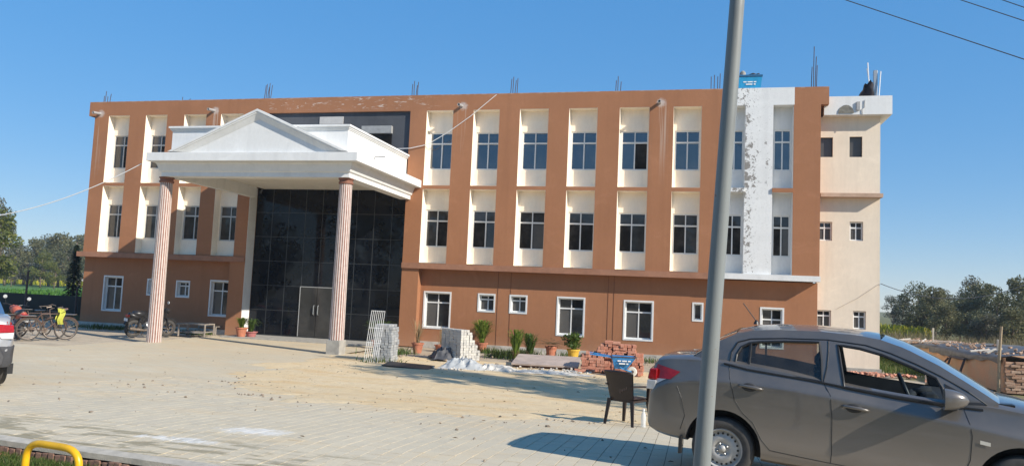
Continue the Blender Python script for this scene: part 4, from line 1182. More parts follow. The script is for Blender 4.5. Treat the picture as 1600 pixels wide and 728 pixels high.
# ------------------------------------------------------------------ left boundary: net fence, posts, far wall, grass
n = NT('shade_net'); n.set(col=n.mix(n.noise(2, 4), (.012, .018, .016), (.03, .04, .035)), rough=.9)
M['net'] = n.m
f = empty('net_fence', (-34, 31, 0), label='low black shade-net fence along the green field', cat='fence')
mb = MB(); P = []
for i in range(60):
    x = -62 + i * .66
    row = []
    for j in range(5):
        z = j / 4 * 1.02
        row.append((x + 34, .10 * mnoise.noise(Vector((x * .8, z, 1))), z + .05 * mnoise.noise(Vector((x * .5, 0, 7))) * (j / 4)))
    P.append(row)
MB().grid(P).build('net', M['net'], f, smooth=True)
for k in range(9):
    MB().tube([(-25 + k * 4 + .02, .05, -.05), (-25 + k * 4, .05, 1.12)], .03, 6).build('post', M['rebar'], f)
for (px, yt, yb, lab) in ((39, 425, 492, 'dark fence post sticking up from the net fence at left'), (118, 452, 494, 'thin fence post beside the left corner of the building')):
    p = onY(px, yb, 30.8); q = onY(px, yt, 30.8)
    o = MB().tube([(0, 0, -.1), (0, 0, q.z)], .05, 8).tube([(0, 0, q.z), (.05, 0, q.z + .08)], .05, 8).build('fence_post', M['rebar']); o.location = (p.x, 30.75, 0); tag(o, lab, 'post')
o = MB().box(-60, 60, 0, .3, 0, 1.6).build('boundary_wall', mat('far_wall', (.62, .52, .46), .9, .2, .5)); o.location = (-135, 165, 0); tag(o, 'pale boundary wall far across the green field', 'wall')
def tufts(name, spots, h, w, m, seed, label=None, cat=None, per=30, spread=.25):
    r = random.Random(seed); mb = MB()
    for (x, y) in spots:
        for k in range(per):
            px_, py_ = x + r.gauss(0, spread), y + r.gauss(0, spread); z = (g(px_, py_) - .03) if py_ > kerbY(px_) else .14
            if name == 'verge_grass' and py_ > kerbY(px_) - .15: continue
            a = r.uniform(0, 6.28); hh = h * r.uniform(.4, 1.2); d = Vector((math.cos(a), math.sin(a), 0)); l = Vector((r.gauss(0, .35), r.gauss(0, .35), 0)) * hh
            p0 = Vector((px_, py_, z)); p1 = p0 + l * .4 + Vector((0, 0, hh * .6)); p2 = p0 + l + Vector((0, 0, hh))
            mb.add([p0 - d * w, p0 + d * w, p1 + d * w * .7, p1 - d * w * .7, p2], [(0, 1, 2, 3), (3, 2, 4)])
    o = mb.build(name, m); tag(o, label, cat, kind='stuff'); return o
r = random.Random(8)
sp = []
for k in range(420):
    x = r.uniform(-8.6, -4.9); y = kerbY(x) - .12 - abs(r.gauss(0, .32))
    sp.append((x, y))
sp += [(x, kerbY(x) - .16 - abs(r.gauss(0, .10))) for x in [r.uniform(-8.6, -5.55) for k in range(260)]]
tufts('verge_grass', sp, .13, .008, M['verge'], 3, 'short green grass in the verge below the kerb', 'grass', 40, .08)
sp = [(r.uniform(-24, -18.2), YG - .15 - abs(r.gauss(0, .35))) for k in range(70)]
tufts('weeds', sp, .16, .012, M['verge'], 4, 'weeds along the foot of the left ground floor wall', 'weeds', 26, .18)
sp = [(r.uniform(-8, 1), YG - .3 - abs(r.gauss(0, .4))) for k in range(40)] + [(r.uniform(-6.2, -5.0), r.uniform(23.6, 25.5)) for k in range(40)] + [(-8.35 + r.gauss(0, .15), 19.6 + r.gauss(0, .15)) for k in range(8)] + [(-9.2 + r.gauss(0, .2), 22.5 + r.gauss(0, .3)) for k in range(10)]
tufts('weeds', sp, .22, .014, M['verge'], 6, 'patchy weeds between the building and the rubble', 'weeds', 26, .2)
sp = [(r.uniform(7, 40), r.uniform(36, 52)) for k in range(500)]
tufts('dry_grass', sp, .9, .02, M['drygrass'], 7, 'tall dry grass behind the brick shed', 'grass', 26, .5)
sp = [(r.uniform(6.2, 8.2), r.uniform(27, 36)) for k in range(120)]
tufts('grass', sp, .25, .015, M['verge'], 9, 'green grass between the annex and the shed', 'grass', 26, .3)
sp = [(r.uniform(-60, -22), r.uniform(28.6, 30.5)) for k in range(200)]
tufts('grass', sp, .3, .015, M['drygrass'], 10, 'dry grass at the foot of the net fence', 'grass', 16, .3)

# ------------------------------------------------------------------ street pole and wires
n = NT('pole_paint'); st = n.noise(1.0, 5, .65, n.map((14, 14, .8)))
n.set(col=n.mix(n.ramp(st, (.55, 0.), (.75, .6)), (.36, .38, .38), (.26, .24, .21)), rough=.5, metal=.0)
rs_ = n.ramp(n.noise(16, 4, .6), (.70, 0.), (.73, 1.))
n.set(col=n.mix(rs_, n.mix(n.ramp(st, (.5, 0.), (.75, .6)), (.215, .23, .225), (.13, .128, .12)), (.20, .09, .05)))
n.bump(st, .15, .01)
pa = atdepth(1096.5, 728, 3.6); pb = atdepth(1152, 0, 3.6); dv = (pb - pa) / (pb.z - pa.z)
zb = .12
base = pa + dv * (zb - pa.z); top = pa + dv * (3.85 - pa.z)
pole = empty('street_pole', base, label='tall leaning grey steel pole in the foreground, in front of the dark sedan', cat='pole')
pts = [(pa + dv * (z - pa.z)) - base for z in (zb, .8, 1.4, 2.4, 3.4, 3.85)]
MB().tube(pts, [.0445, .0425, .0405, .0375, .0345, .0335], 28).build('shaft', n.m, pole, smooth=True)
MB().lathe([(.001, .0), (.17, 0), (.17, .02), (.075, .025), (.065, .08), (.058, .085)], 20).build('base_plate', M['metal'], pole)
MB().lathe([(.001, 0), (.036, 0), (.036, .03), (.02, .045), (.001, .05)], 16, Matrix.Translation(pts[-1])).build('cap', M['metal'], pole)
def wire(name, p, q, sag, r, m, label, n_=24):
    p, q = Vector(p), Vector(q); mid = (p + q) / 2
    o = MB().tube([(p.lerp(q, k / n_) - Vector((0, 0, sag * 4 * (k / n_) * (1 - k / n_)))) - mid for k in range(n_ + 1)], r, 5).build(name, m); o.location = mid; tag(o, label, 'wire'); return o
def wire_px(pts, d0, d1, ext, r, label, name='overhead_wire', m=None, sag=.0):
    p = atdepth(*pts[0], d0); q = atdepth(*pts[1], d1); v = q - p
    return wire(name, p - v * ext[0], q + v * ext[1], sag, r, m or M['cable_dark'], label)
wire_px([(1320, 0), (1600, 93)], 16, 14, (.6, .7), .010, 'longest dark wire crossing the sky at the upper right')
wire_px([(1500, 0), (1600, 33)], 16, 15, (2., 2.), .010, 'middle dark wire at the upper right corner')
wire_px([(1565, 0), (1600, 12)], 16, 15.5, (4., 4.), .010, 'short dark wire cutting the very top right corner')
p = onY(1373, 443, YA - .02); p.x = AX1 + .02
q = atdepth(1600, 409, 24); v = q - p
wire('overhead_wire', p, q + v * .4, .9, .011, M['cable_dark'], 'dark wire running from the annex corner out to the right')
p2 = onY(1308, 482, YA - .015); p1 = onY(1373, 444, YA - .015)
o = MB().tube([p1 - p1, (p2 - p1) * .5 - Vector((0, 0, .05)), p2 - p1], .007, 5).build('wall_line', mat('tan_line', (.45, .38, .32), .7, .1)); o.location = p1; tag(o, 'thin line drooping across the lower annex wall', 'cable')  # thin tan tube drawn slanting down the annex wall face
q = onY(221, 256, 21.6); p = atdepth(-10, 338, 26)
wire('overhead_cable', p, q, .25, .016, M['cable_white'], 'white cable sagging from the left edge to the portico')
pts = [onY(*a, YU - .05) for a in ((606, 233), (640, 232), (668, 226), (700, 207), (735, 182), (776, 148))]
o = MB().tube([v - pts[0] for v in pts], .014, 5).build('facade_cable', M['cable_white']); o.location = pts[0]; tag(o, 'pale cable strung over the facade from portico up to the roof', 'cable')

# ------------------------------------------------------------------ yellow hoop barrier, brick in the verge
M['yellow'] = mat('yellow_paint', (.72, .40, .008), .35, .12, 14, bump=.05)
A = atdepth(38, 740, 5.25); B = atdepth(122, 742, 5.05); TA = atdepth(56, 692, 5.25); TB = atdepth(103, 702, 5.05)
def bez(a, b, c, n_=6): return [a * (1-t)**2 + b * 2*t*(1-t) + c * t*t for t in [k / n_ for k in range(n_ + 1)]]
CA = Vector((A.x, A.y, TA.z + .005)); CB = Vector((B.x, B.y, TB.z + .0))
path = [Vector((A.x, A.y, .1))] + bez(A.lerp(CA, .45), CA, CA.lerp(CB, .28)) + bez(CA.lerp(CB, .68), CB, B.lerp(CB, .30)) + [Vector((B.x, B.y, .1))]
o0 = Vector((A.x, A.y, .1)); hoop = empty('hoop_barrier', o0, label='bright yellow bent-pipe hoop barrier in the verge', cat='barrier')
MB().tube([p - o0 for p in path], .0245, 16).build('pipe', M['yellow'], hoop, smooth=True)
for b_ in (A, B): MB().box(b_.x - .08 - o0.x, b_.x + .08 - o0.x, b_.y - .08 - o0.y, b_.y + .08 - o0.y, -.05, .09).build('footing', M['concrete'], hoop)
M['brick'] = mat('new_brick', (.52, .21, .125), .9, .25, 8, bump=.3)
o = MB().box(-.115, .115, -.055, .055, -.0375, .0375).build('brick', M['brick'], bevel=.006); r_ = ray(6, 719); t_b = (.20 - CAM_Z) / r_.z; p = Vector((r_.x * t_b, r_.y * t_b, .2))
o.location = (p.x, p.y, .205); o.rotation_euler = (.15, .25, .5); tag(o, 'single orange brick lying in the verge beside the yellow hoop', 'brick')

# ------------------------------------------------------------------ plastic chair and bottle
M['plastic'] = mat('brown_plastic', (.030, .017, .013), .42, .2, 8)
def plastic_chair(loc, rz, label):
    c = empty('plastic_chair', loc, rz, label, 'chair')     # faces local -y?  back at +y side
    P = []
    for i in range(9):
        u = i / 8; row = []
        for j in range(9):
            v = j / 8 * 2 - 1
            z = .40 + .40 * u; w = .20 + .045 * u
            y = -.20 - .10 * u - .035 * (1 - v * v) * (1 if u < 1 else 1)
            row.append((v * w, y, z + .012 * (1 - v * v) * u))
        P.append(row)
    mb = MB().grid(P); mb.grid([[(x, y + .022, z) for x, y, z in r_][::-1] for r_ in P])
    # leave a fan of slots in the lower back by building it as slats
    slots = MB()
    bk = mb.build('backrest', M['plastic'], c, smooth=True)
    MB().tube([P[8][j] for j in range(9)], .018, 8).build('back_rim', M['plastic'], bk, smooth=True)
    for k in range(4):
        x = .02 + k * .035
        MB().box(x - .005, x + .005, -.273, -.262, .50 + k * .02, .60 + k * .02, T(0, 0, 0) ).build('slot', mat('slot_light', (.20, .13, .10), .6, .2), bk)
    P = [[(-.21 + .42 * i / 8, -.20 + .42 * j / 8, .415 - .018 * math.sin(math.pi * i / 8) * math.sin(math.pi * j / 8)) for i in range(9)] for j in range(9)]
    mb = MB().grid(P); mb.box(-.215, .215, -.205, .225, .365, .395); mb.build('seat', M['plastic'], c, smooth=False)
    for sx in (-1, 1):
        for sy in (-1, 1):
            mb = MB(); x0, y0 = sx * .20, sy * .20; x1, y1 = sx * .245, sy * .25
            mb.add([(x0 - .03, y0 - .006, .40), (x0 + .03, y0 - .006, .40), (x0 + .03, y0 + .03 * sy, .40), (x0 - .03, y0 + .03 * sy, .40), (x1 - .02, y1 - .005, 0), (x1 + .02, y1 - .005, 0), (x1 + .02, y1 + .02 * sy, 0), (x1 - .02, y1 + .02 * sy, 0)],
                   [(0, 1, 2, 3), (4, 7, 6, 5), (0, 4, 5, 1), (1, 5, 6, 2), (2, 6, 7, 3), (3, 7, 4, 0)])
            mb.build('leg', M['plastic'], c)
        MB().add([(sx * .225 - .022, -.27, .62), (sx * .225 + .022, -.27, .62), (sx * .26 + .025, .17, .60), (sx * .26 - .025, .17, .60), (sx * .225 - .022, -.27, .60), (sx * .225 + .022, -.27, .60), (sx * .26 + .025, .17, .575), (sx * .26 - .025, .17, .575)],
                 [(0, 1, 2, 3), (4, 7, 6, 5), (0, 4, 5, 1), (1, 5, 6, 2), (2, 6, 7, 3), (3, 7, 4, 0)]).build('armrest', M['plastic'], c)
        MB().add([(sx * .26 - .025, .12, .58), (sx * .26 + .025, .12, .58), (sx * .26 + .025, .17, .58), (sx * .26 - .025, .17, .58), (sx * .22 - .02, .17, .38), (sx * .22 + .02, .17, .38), (sx * .22 + .02, .22, .38), (sx * .22 - .02, .22, .38)],
                 [(0, 1, 2, 3), (4, 7, 6, 5), (0, 4, 5, 1), (1, 5, 6, 2), (2, 6, 7, 3), (3, 7, 4, 0)]).build('arm_support', M['plastic'], c)
    return c
p = gnd(981, 664)
plastic_chair((p.x, p.y, p.z), RAD(-28), 'dark brown plastic armchair on the sand behind the sedan')
p = gnd(1005, 668)
bt = empty('water_bottle', p, 0, 'clear plastic water bottle standing beside the brown chair', 'bottle')
n = NT('clear_plastic'); n.set(col=(.80, .82, .82), rough=.2, alpha=.55); M['pet'] = n.m
MB().lathe([(.032, 0), (.036, .01), (.034, .08), (.036, .10), (.036, .17), (.03, .20), (.014, .235), (.014, .25)], 14).build('body', M['pet'], bt, smooth=True)
MB().lathe([(.016, .248), (.016, .272), (.014, .276)], 12).build('cap', mat('white_cap', (.75, .75, .75), .5, .1), bt)

# ------------------------------------------------------------------ stacks of bricks and blocks
def stack(name, label, loc, rz, cells, dims, m, jit=.006, bev=0.0, cat='brick stack', pname='brick'):
    root = empty(name, loc, rz, label, cat); lx_, ly_, lz_ = dims; me = {}
    rr = random.Random(len(cells))
    for (x, y, z, turn) in cells:
        if turn not in me:
            d = (lx_, ly_) if not turn else (ly_, lx_)
            o = MB().box(-d[0]/2 + .003, d[0]/2 - .003, -d[1]/2 + .003, d[1]/2 - .003, .002, lz_ - .002).build(pname, m, root, bevel=bev); me[turn] = o
        else: o = me[turn].copy(); link(o); o.parent = root
        o.location = (x + rr.gauss(0, jit), y + rr.gauss(0, jit), z); o.rotation_euler = (0, 0, rr.gauss(0, .03))
    return root
def brick_var(name, c1, c2, c3):
    n = NT(name); n.set(col=n.mix(n.ramp(n.noise(22, 4), (.4, 0.), (.75, .5)), n.ramp(n.orand(), (0., c1), (.5, c2), (1., c3)), tuple(x * .6 for x in c1)), rough=.92, spec=.2); n.bump(n.noise(50, 4), .3, .01); return n.m
M['redb'] = brick_var('red_brick', (.46, .19, .12), (.56, .25, .165), (.62, .32, .22))
M['greyb'] = brick_var('fly_ash_block', (.44, .43, .40), (.53, .51, .47), (.60, .58, .52))
M['pavb'] = brick_var('concrete_block', (.27, .28, .29), (.35, .36, .36), (.43, .43, .42))
cells = []; lz = .078
hts = [6, 7, 7, 8, 9, 10, 11, 12, 12, 11, 11, 11, 10, 10, 7, 7, 7]     # per .09 m column, left to right
for k in range(13):
    hd_ = k % 3 != 1
    wdt = .105 if hd_ else .215
    x = 0.0 + (0 if hd_ else .03)
    while x < 1.62:
        ci = min(len(hts) - 1, int(x / .098))
        if hts[ci] > k:
            for dy in range(2 if hd_ else 4):
                cells.append((x - .8, (dy * .225 if hd_ else dy * .11 - .055), k * lz, hd_))
        x += wdt
cells = [c for c in cells if c[1] < .3 or c[2] > .3]
rq = random.Random(77); cells = [c for c in cells if c[2] < .3 or rq.random() > .06][:276]
cells += [(rq.uniform(-1.0, 1.2), rq.uniform(-.55, -.2), 0, rq.random() > .5) for _ in range(20)]
p = gnd(955, 583)
stack('brick_stack', 'stepped stack of red bricks behind the blue wheelbarrow', (p.x, p.y + .25, 0), RAD(6), cells, (.215, .105, lz), M['redb'], jit=.012, bev=.005)
cells = []
for k in range(12):
    for ix in range(5):
        for iy in range(7):
            hmax = 12 if iy < 3 else (11 if iy == 3 else (8 if iy == 4 else (6 if iy == 5 else 4)))
            inner = 1 <= ix <= 3 and 1 <= iy and k < hmax - 1 and iy < 5
            if k < hmax and not inner: cells.append((ix * .205 - .41, iy * .105 - .3, k * .076, False))
p = gnd(722, 564)
# long sides face the camera's left, short stepped ends face the sun
st_ = stack('block_stack', 'stepped stack of pale grey blocks with a sunlit white end', (p.x - .25, p.y + .55, 0), RAD(0), cells[:299], (.2, .1, .076), M['greyb'], bev=.004, cat='block stack', pname='block')
st_.rotation_euler = (0, 0, RAD(-37)); 
for c_ in st_.children:   # run the steps down towards the right end
    pass
cells = []
for k in range(15):
    for ix in range(5):
        for iy in range(3):
            if k == 14 and (ix == 4): continue
            cells.append((ix * .105 - .21 + .01 * math.sin(k), iy * .2, k * .07, False))
p = gnd(592, 567)
stack('block_stack', 'tall narrow stack of grey paving blocks with a wire grille leaning on it', (p.x + .05, p.y + .15, 0), RAD(4), cells, (.1, .2, .07), M['pavb'], jit=.008, bev=.004, cat='block stack', pname='block')
gr = empty('wire_grille', (p.x - .13, p.y - .10, 0), RAD(4), 'white wire grille leaning against the grey block stack', 'grille')
for k in range(8):
    x = -.19 + k * .054; MB().tube([(x - .03, -.13, 0), (x + .06, .03, 1.42)], .0065, 5).build('bar', M['cable_white'], gr)
for z, y in ((.02, -.13), (1.41, .03), (.55, -.07), (.95, -.02)): 
    sh = -.03 + .09 * z / 1.42; MB().tube([(-.19 + sh, y, z), (.188 + sh, y, z)], .007, 5).build('rail', M['cable_white'], gr)

# ------------------------------------------------------------------ sheets, sacks and boards
def crumple(name, label, cat, loc, rz, sx, sy, hgt, m, seed, foot=None, fr=3.0, n_=34):
    P = []
    for i in range(n_ + 1):
        row = []
        for j in range(n_ + 1):
            u, v = i / n_ * 2 - 1, j / n_ * 2 - 1
            e = mnoise.noise(Vector((u * 1.7 + seed, v * 1.7, 4))) * .28
            x = u * sx * (1 + e); y = v * sy * (1 + mnoise.noise(Vector((u * 1.7, v * 1.7 + seed, 9))) * .28)
            q = Vector((x * fr + seed, y * fr, seed))
            ridged = (1 - abs(mnoise.noise(q)) * 2.2) * .55 + (1 - abs(mnoise.noise(q * 2.3)) * 2.2) * .28 + (1 - abs(mnoise.noise(q * 5)) * 2) * .13
            edge = smooth((1 - max(abs(u), abs(v))) / .35)
            bell = (1 - u * u) * (1 - v * v)
            row.append((x, y, .012 + max(0, hgt * (.35 * ridged + .75 * bell * (.45 + .6 * ridged)) * edge + .02 * ridged * (1 - edge))))
        P.append(row)
    o = MB().grid(P).build(name, m, smooth=False); o.location = loc; o.rotation_euler = (0, 0, rz); tag(o, label, cat); auto_smooth(o, 50); return o
M['tarp'] = mat('grey_plastic_sheet', (.085, .085, .09), .6, .4, 5)
M['sack'] = mat('white_plastic_sheet', (.58, .54, .47), .7, .35, 9, bump=1.0, bscale=14)
n = NT('milky_sheet'); n.set(col=(.50, .51, .50), rough=.4, alpha=.8); M['milky'] = n.m
p = gnd(694, 562); crumple('plastic_sheet', 'crumpled dark grey plastic sheet left of the pale block stack', 'sheet', (p.x, p.y + .6, 0), .3, .62, .75, .42, M['tarp'], 2.0)
p = gnd(716, 578); crumple('plastic_sheet', 'bunched milky plastic sheet in front of the pale block stack', 'sheet', (p.x, p.y + .35, 0), .1, .62, .42, .30, M['milky'], 7.0, fr=4)
p = gnd(765, 580); crumple('plastic_sheet', 'rumpled white plastic sheet spread right of the milky bundle', 'sheet', (p.x, p.y + .3, 0), -.1, .75, .38, .17, M['sack'], 12.0, fr=4.5)
p = gnd(855, 585); crumple('plastic_sheet', 'long low strip of white sheeting in front of the red brick stack', 'sheet', (p.x, p.y + .15, 0), .08, 1.15, .26, .09, M['sack'], 21.0, fr=4.5)
p = gnd(848, 574)
o = MB().box(-.95, .95, -.75, .75, 0, .05).build('board', mat('pinkish_board', (.42, .34, .29), .85, .2, 3, bump=.2), bevel=.004); o.location = (p.x, p.y + .65, .12); o.rotation_euler = (RAD(6), 0, RAD(5)); tag(o, 'large flat pinkish board lying behind the white sheeting', 'board')
for k in range(2):
    b_ = MB().box(-.85, .85, -.04, .04, 0, .09).build('batten', M['kerb_brick'], o); b_.location = (0, -.5 + k * 1.0, -.095)
p = gnd(638, 575)
o = MB().box(-.62, .62, -.32, .32, 0, .018).build('steel_sheet', mat('dark_sheet', (.035, .033, .032), .55, .3, 4)); o.location = (p.x, p.y, .06); o.rotation_euler = (RAD(4), RAD(2), RAD(3)); tag(o, 'dark flat steel sheet lying on the sand by the grey block stack', 'sheet')
MB().box(-.6, .6, -.02, .02, -.07, 0).build('edge_strip', M['kerb_brick'], o)

# ------------------------------------------------------------------ wheelbarrow
M['blue'] = mat('blue_paint', (.035, .22, .50), .45, .35, 9)
p = gnd(969, 589)
wb = empty('wheelbarrow', (p.x, p.y + .3, 0), RAD(8), 'blue wheelbarrow in front of the red brick stack', 'wheelbarrow')
def taper(mb, b0, b1, z0, z1, t=None):
    (x0, x1, y0, y1), (X0, X1, Y0, Y1) = b0, b1
    return mb.add([(x0, y0, z0), (x1, y0, z0), (x1, y1, z0), (x0, y1, z0), (X0, Y0, z1), (X1, Y0, z1), (X1, Y1, z1), (X0, Y1, z1)], [(0, 3, 2, 1), (0, 1, 5, 4), (1, 2, 6, 5), (2, 3, 7, 6), (3, 0, 4, 7)])
mb = taper(MB(), (-.19, .13, -.16, .16), (-.27, .36, -.27, .27), .20, .52); taper(mb, (-.17, .11, -.14, .14), (-.25, .34, -.25, .25), .215, .522)
tray = mb.build('tray', M['blue'], wb)
MB().tube([(-.27, -.27, .52), (.36, -.27, .52), (.36, .27, .52), (-.27, .27, .52)], .014, 6, closed=True).build('rim', M['rebar'], tray)
for k, (x0, w_, z_) in enumerate(((-.12, .09, .40), (.0, .12, .40), (.15, .07, .40), (-.08, .16, .33), (.11, .05, .33))):
    MB().box(x0, x0 + w_, -.255, -.222, z_, z_ + .03, ).build('marking', M['cable_white'], tray)
for s in (-1, 1):
    MB().tube([(-.85, s * .30, .56), (-.3, s * .24, .50), (.0, s * .17, .21), (.26, s * .05, .13)], .016, 6).build('handle', M['blue'], wb)
    MB().tube([(-.18, s * .17, .22), (-.22, s * .2, 0)], .014, 6).build('leg', M['rebar'], wb)
wh = MB().lathe([(.02, -.035), (.10, -.035), (.13, -.02), (.13, .02), (.10, .035), (.02, .035)], 18, T(.28, 0, .13, rx=RAD(90))).build('wheel', mat('white_wheel', (.60, .57, .50), .7, .2), wb, smooth=False)
MB().lathe([(.045, -.045), (.045, .045)], 10, T(.28, 0, .13, rx=RAD(90))).build('hub', M['rebar'], wh)

# ------------------------------------------------------------------ potted plants
M['terracotta'] = mat('terracotta', (.46, .17, .095), .85, .2, 8)
M['pinkpot'] = mat('faded_red_pot', (.42, .15, .14), .8, .2, 8)
M['yellowpot'] = mat('yellow_pot', (.66, .40, .04), .7, .25, 7)
M['palm'] = leaf_mat('palm_leaf', (.04, .08, .015), (.10, .17, .03), (.17, .22, .05))
M['lime'] = leaf_mat('lime_leaf', (.09, .15, .02), (.20, .28, .04), (.30, .34, .07))
M['dryleaf'] = leaf_mat('dry_leaf', (.28, .19, .10), (.45, .34, .20), (.34, .30, .12))
M['cycad'] = leaf_mat('cycad_leaf', (.022, .045, .012), (.06, .095, .025), (.13, .15, .05))
def pot(parent, r, h, m):
    o = MB().lathe([(r * .68, 0), (r * .95, h * .86), (r * 1.08, h * .86), (r * 1.08, h), (r * .95, h), (r * .9, h * .9), (.001, h * .9)], 18).build('pot', m, parent)
    MB().lathe([(.001, h * .9), (r * .88, h * .905), (.001, h * .915)], 12).build('soil', M['bark'], o)
def blade_plant(parent, n_, h, spread, w, m, z0, seed, droop=.5, name='leaves'):
    r = random.Random(seed); mb = MB()
    for k in range(n_):
        a = r.uniform(0, 6.28); d = Vector((math.cos(a), math.sin(a), 0)); hh = h * r.uniform(.6, 1.1); sp_ = spread * r.uniform(.2, 1.1)
        side = Vector((-d.y, d.x, 0)); p0 = Vector((r.gauss(0, .03), r.gauss(0, .03), z0)); P = []
        for i in range(6):
            t = i / 5; q = p0 + d * sp_ * t ** 1.3 + Vector((0, 0, hh * (t - droop * t ** 3 * .8)))
            ww = w * (1 - abs(2 * t - .8) ** 2 * .5) * (1 if t < .99 else .1); P.append([q - side * ww, q + side * ww])
        mb.grid(P)
    return mb.build(name, m, parent)
def leafy(parent, n_, r0, zc, size, m, seed, zr=None):
    r = random.Random(seed); mb = MB(); cs = []; rs2 = []
    for k in range(12):
        a = r.uniform(0, 6.28); q = r.uniform(.2, .8) * r0; cs.append(Vector((q * math.cos(a), q * math.sin(a), zc + r.uniform(-.6, .7) * (zr or r0)))); rs2.append(r0 * .38)
    leaf_cloud(mb, cs, rs2, n_, size, r); mb.build('leaves', m, parent)
    sm = MB()
    for c in cs: sm.tube([(0, 0, zc - (zr or r0) * 1.1), (c.x * .4, c.y * .4, (c.z + zc - (zr or r0)) / 2), tuple(c)], .008, 4)
    sm.build('stems', M['bark'], parent)
def plantpot(px, py, label, z=0.0, dy=0.0):
    p = gnd(px, py); return empty('potted_plant', (p.x, p.y + dy, z), 0, label, 'plant')
t = plantpot(399, 526, 'bushy lime-green plant in a terracotta pot at the left of the glass entrance', .05, -.95); pot(t, .21, .34, M['terracotta']); blade_plant(t, 150, .62, .34, .018, M['lime'], .3, 1)
t = plantpot(415, 526, 'drooping grassy plant in a low red pot beside the lime-green one', .05, -1.0); pot(t, .22, .19, M['pinkpot']); blade_plant(t, 130, .95, .42, .012, M['palm'], .16, 2, .75)
t = plantpot(570, 548, 'dark feathery palm behind the grey block stack', 0, 1.0); pot(t, .2, .3, M['terracotta']); blade_plant(t, 120, 1.2, .62, .022, M['palm'], .25, 3, .6)
t = plantpot(652, 551, 'bare dry twiggy plant in a terracotta pot beside the entrance pilaster'); pot(t, .19, .33, M['terracotta']); blade_plant(t, 60, .95, .42, .006, M['dryleaf'], .28, 4, .15); 
t = plantpot(681, 549, 'small dried plant in a flat terracotta bowl behind the dark sheet', 0, .5); pot(t, .22, .2, M['terracotta']); blade_plant(t, 30, .75, .2, .006, M['dryleaf'], .15, 5, .1)
t = plantpot(737, 552, 'leafy green shrub rising behind the pale block stack', 0, 1.2); pot(t, .2, .3, M['terracotta']); blade_plant(t, 190, 1.35, .55, .022, M['lime'], .25, 6, .55)
t = plantpot(802, 562, 'tall clump of yellowing grass right of the pale block stack', 0, .3); blade_plant(t, 200, 1.5, .36, .016, M['lime'], 0, 7, .55); blade_plant(t, 60, .5, .25, .012, M['dryleaf'], 0, 17, .6, 'dry_leaves')
t = plantpot(824, 561, 'second clump of grassy leaves, left of the cycad', 0, .3); blade_plant(t, 170, 1.35, .38, .015, M['palm'], 0, 8, .6); blade_plant(t, 50, .45, .3, .012, M['dryleaf'], 0, 18, .6, 'dry_leaves')
t = plantpot(858, 562, 'dark spreading cycad in a terracotta pot', 0, .3); pot(t, .19, .42, M['terracotta'])
r = random.Random(21); mb = MB()
for k in range(26):
    a = 6.28 * k / 26 + r.gauss(0, .1); d = Vector((math.cos(a), math.sin(a), 0)); s_ = Vector((-d.y, d.x, 0)); ln = r.uniform(.6, .85); el = r.uniform(.1, .75)
    for i in range(16):
        t_ = .12 + .88 * i / 15; q = Vector((0, 0, .46)) + d * ln * t_ * math.cos(el * .7) + Vector((0, 0, ln * (math.sin(el) * t_ - .35 * t_ * t_)))
        for sg in (-1, 1):
            e = q + s_ * sg * .085 * (1 - t_ * .6) + d * .05; mb.add([q - d * .02, q + d * .025, e], [(0, 1, 2)])
mb.build('fronds', M['cycad'], t)
t = plantpot(893, 564, 'bushy green plant in a yellow pot left of the red bricks', 0, .3); pot(t, .2, .36, M['yellowpot']); leafy(t, 700, .40, .66, .05, M['palm'], 9, .3); blade_plant(t, 80, .75, .42, .014, M['lime'], .3, 10, .5, 'long_leaves')

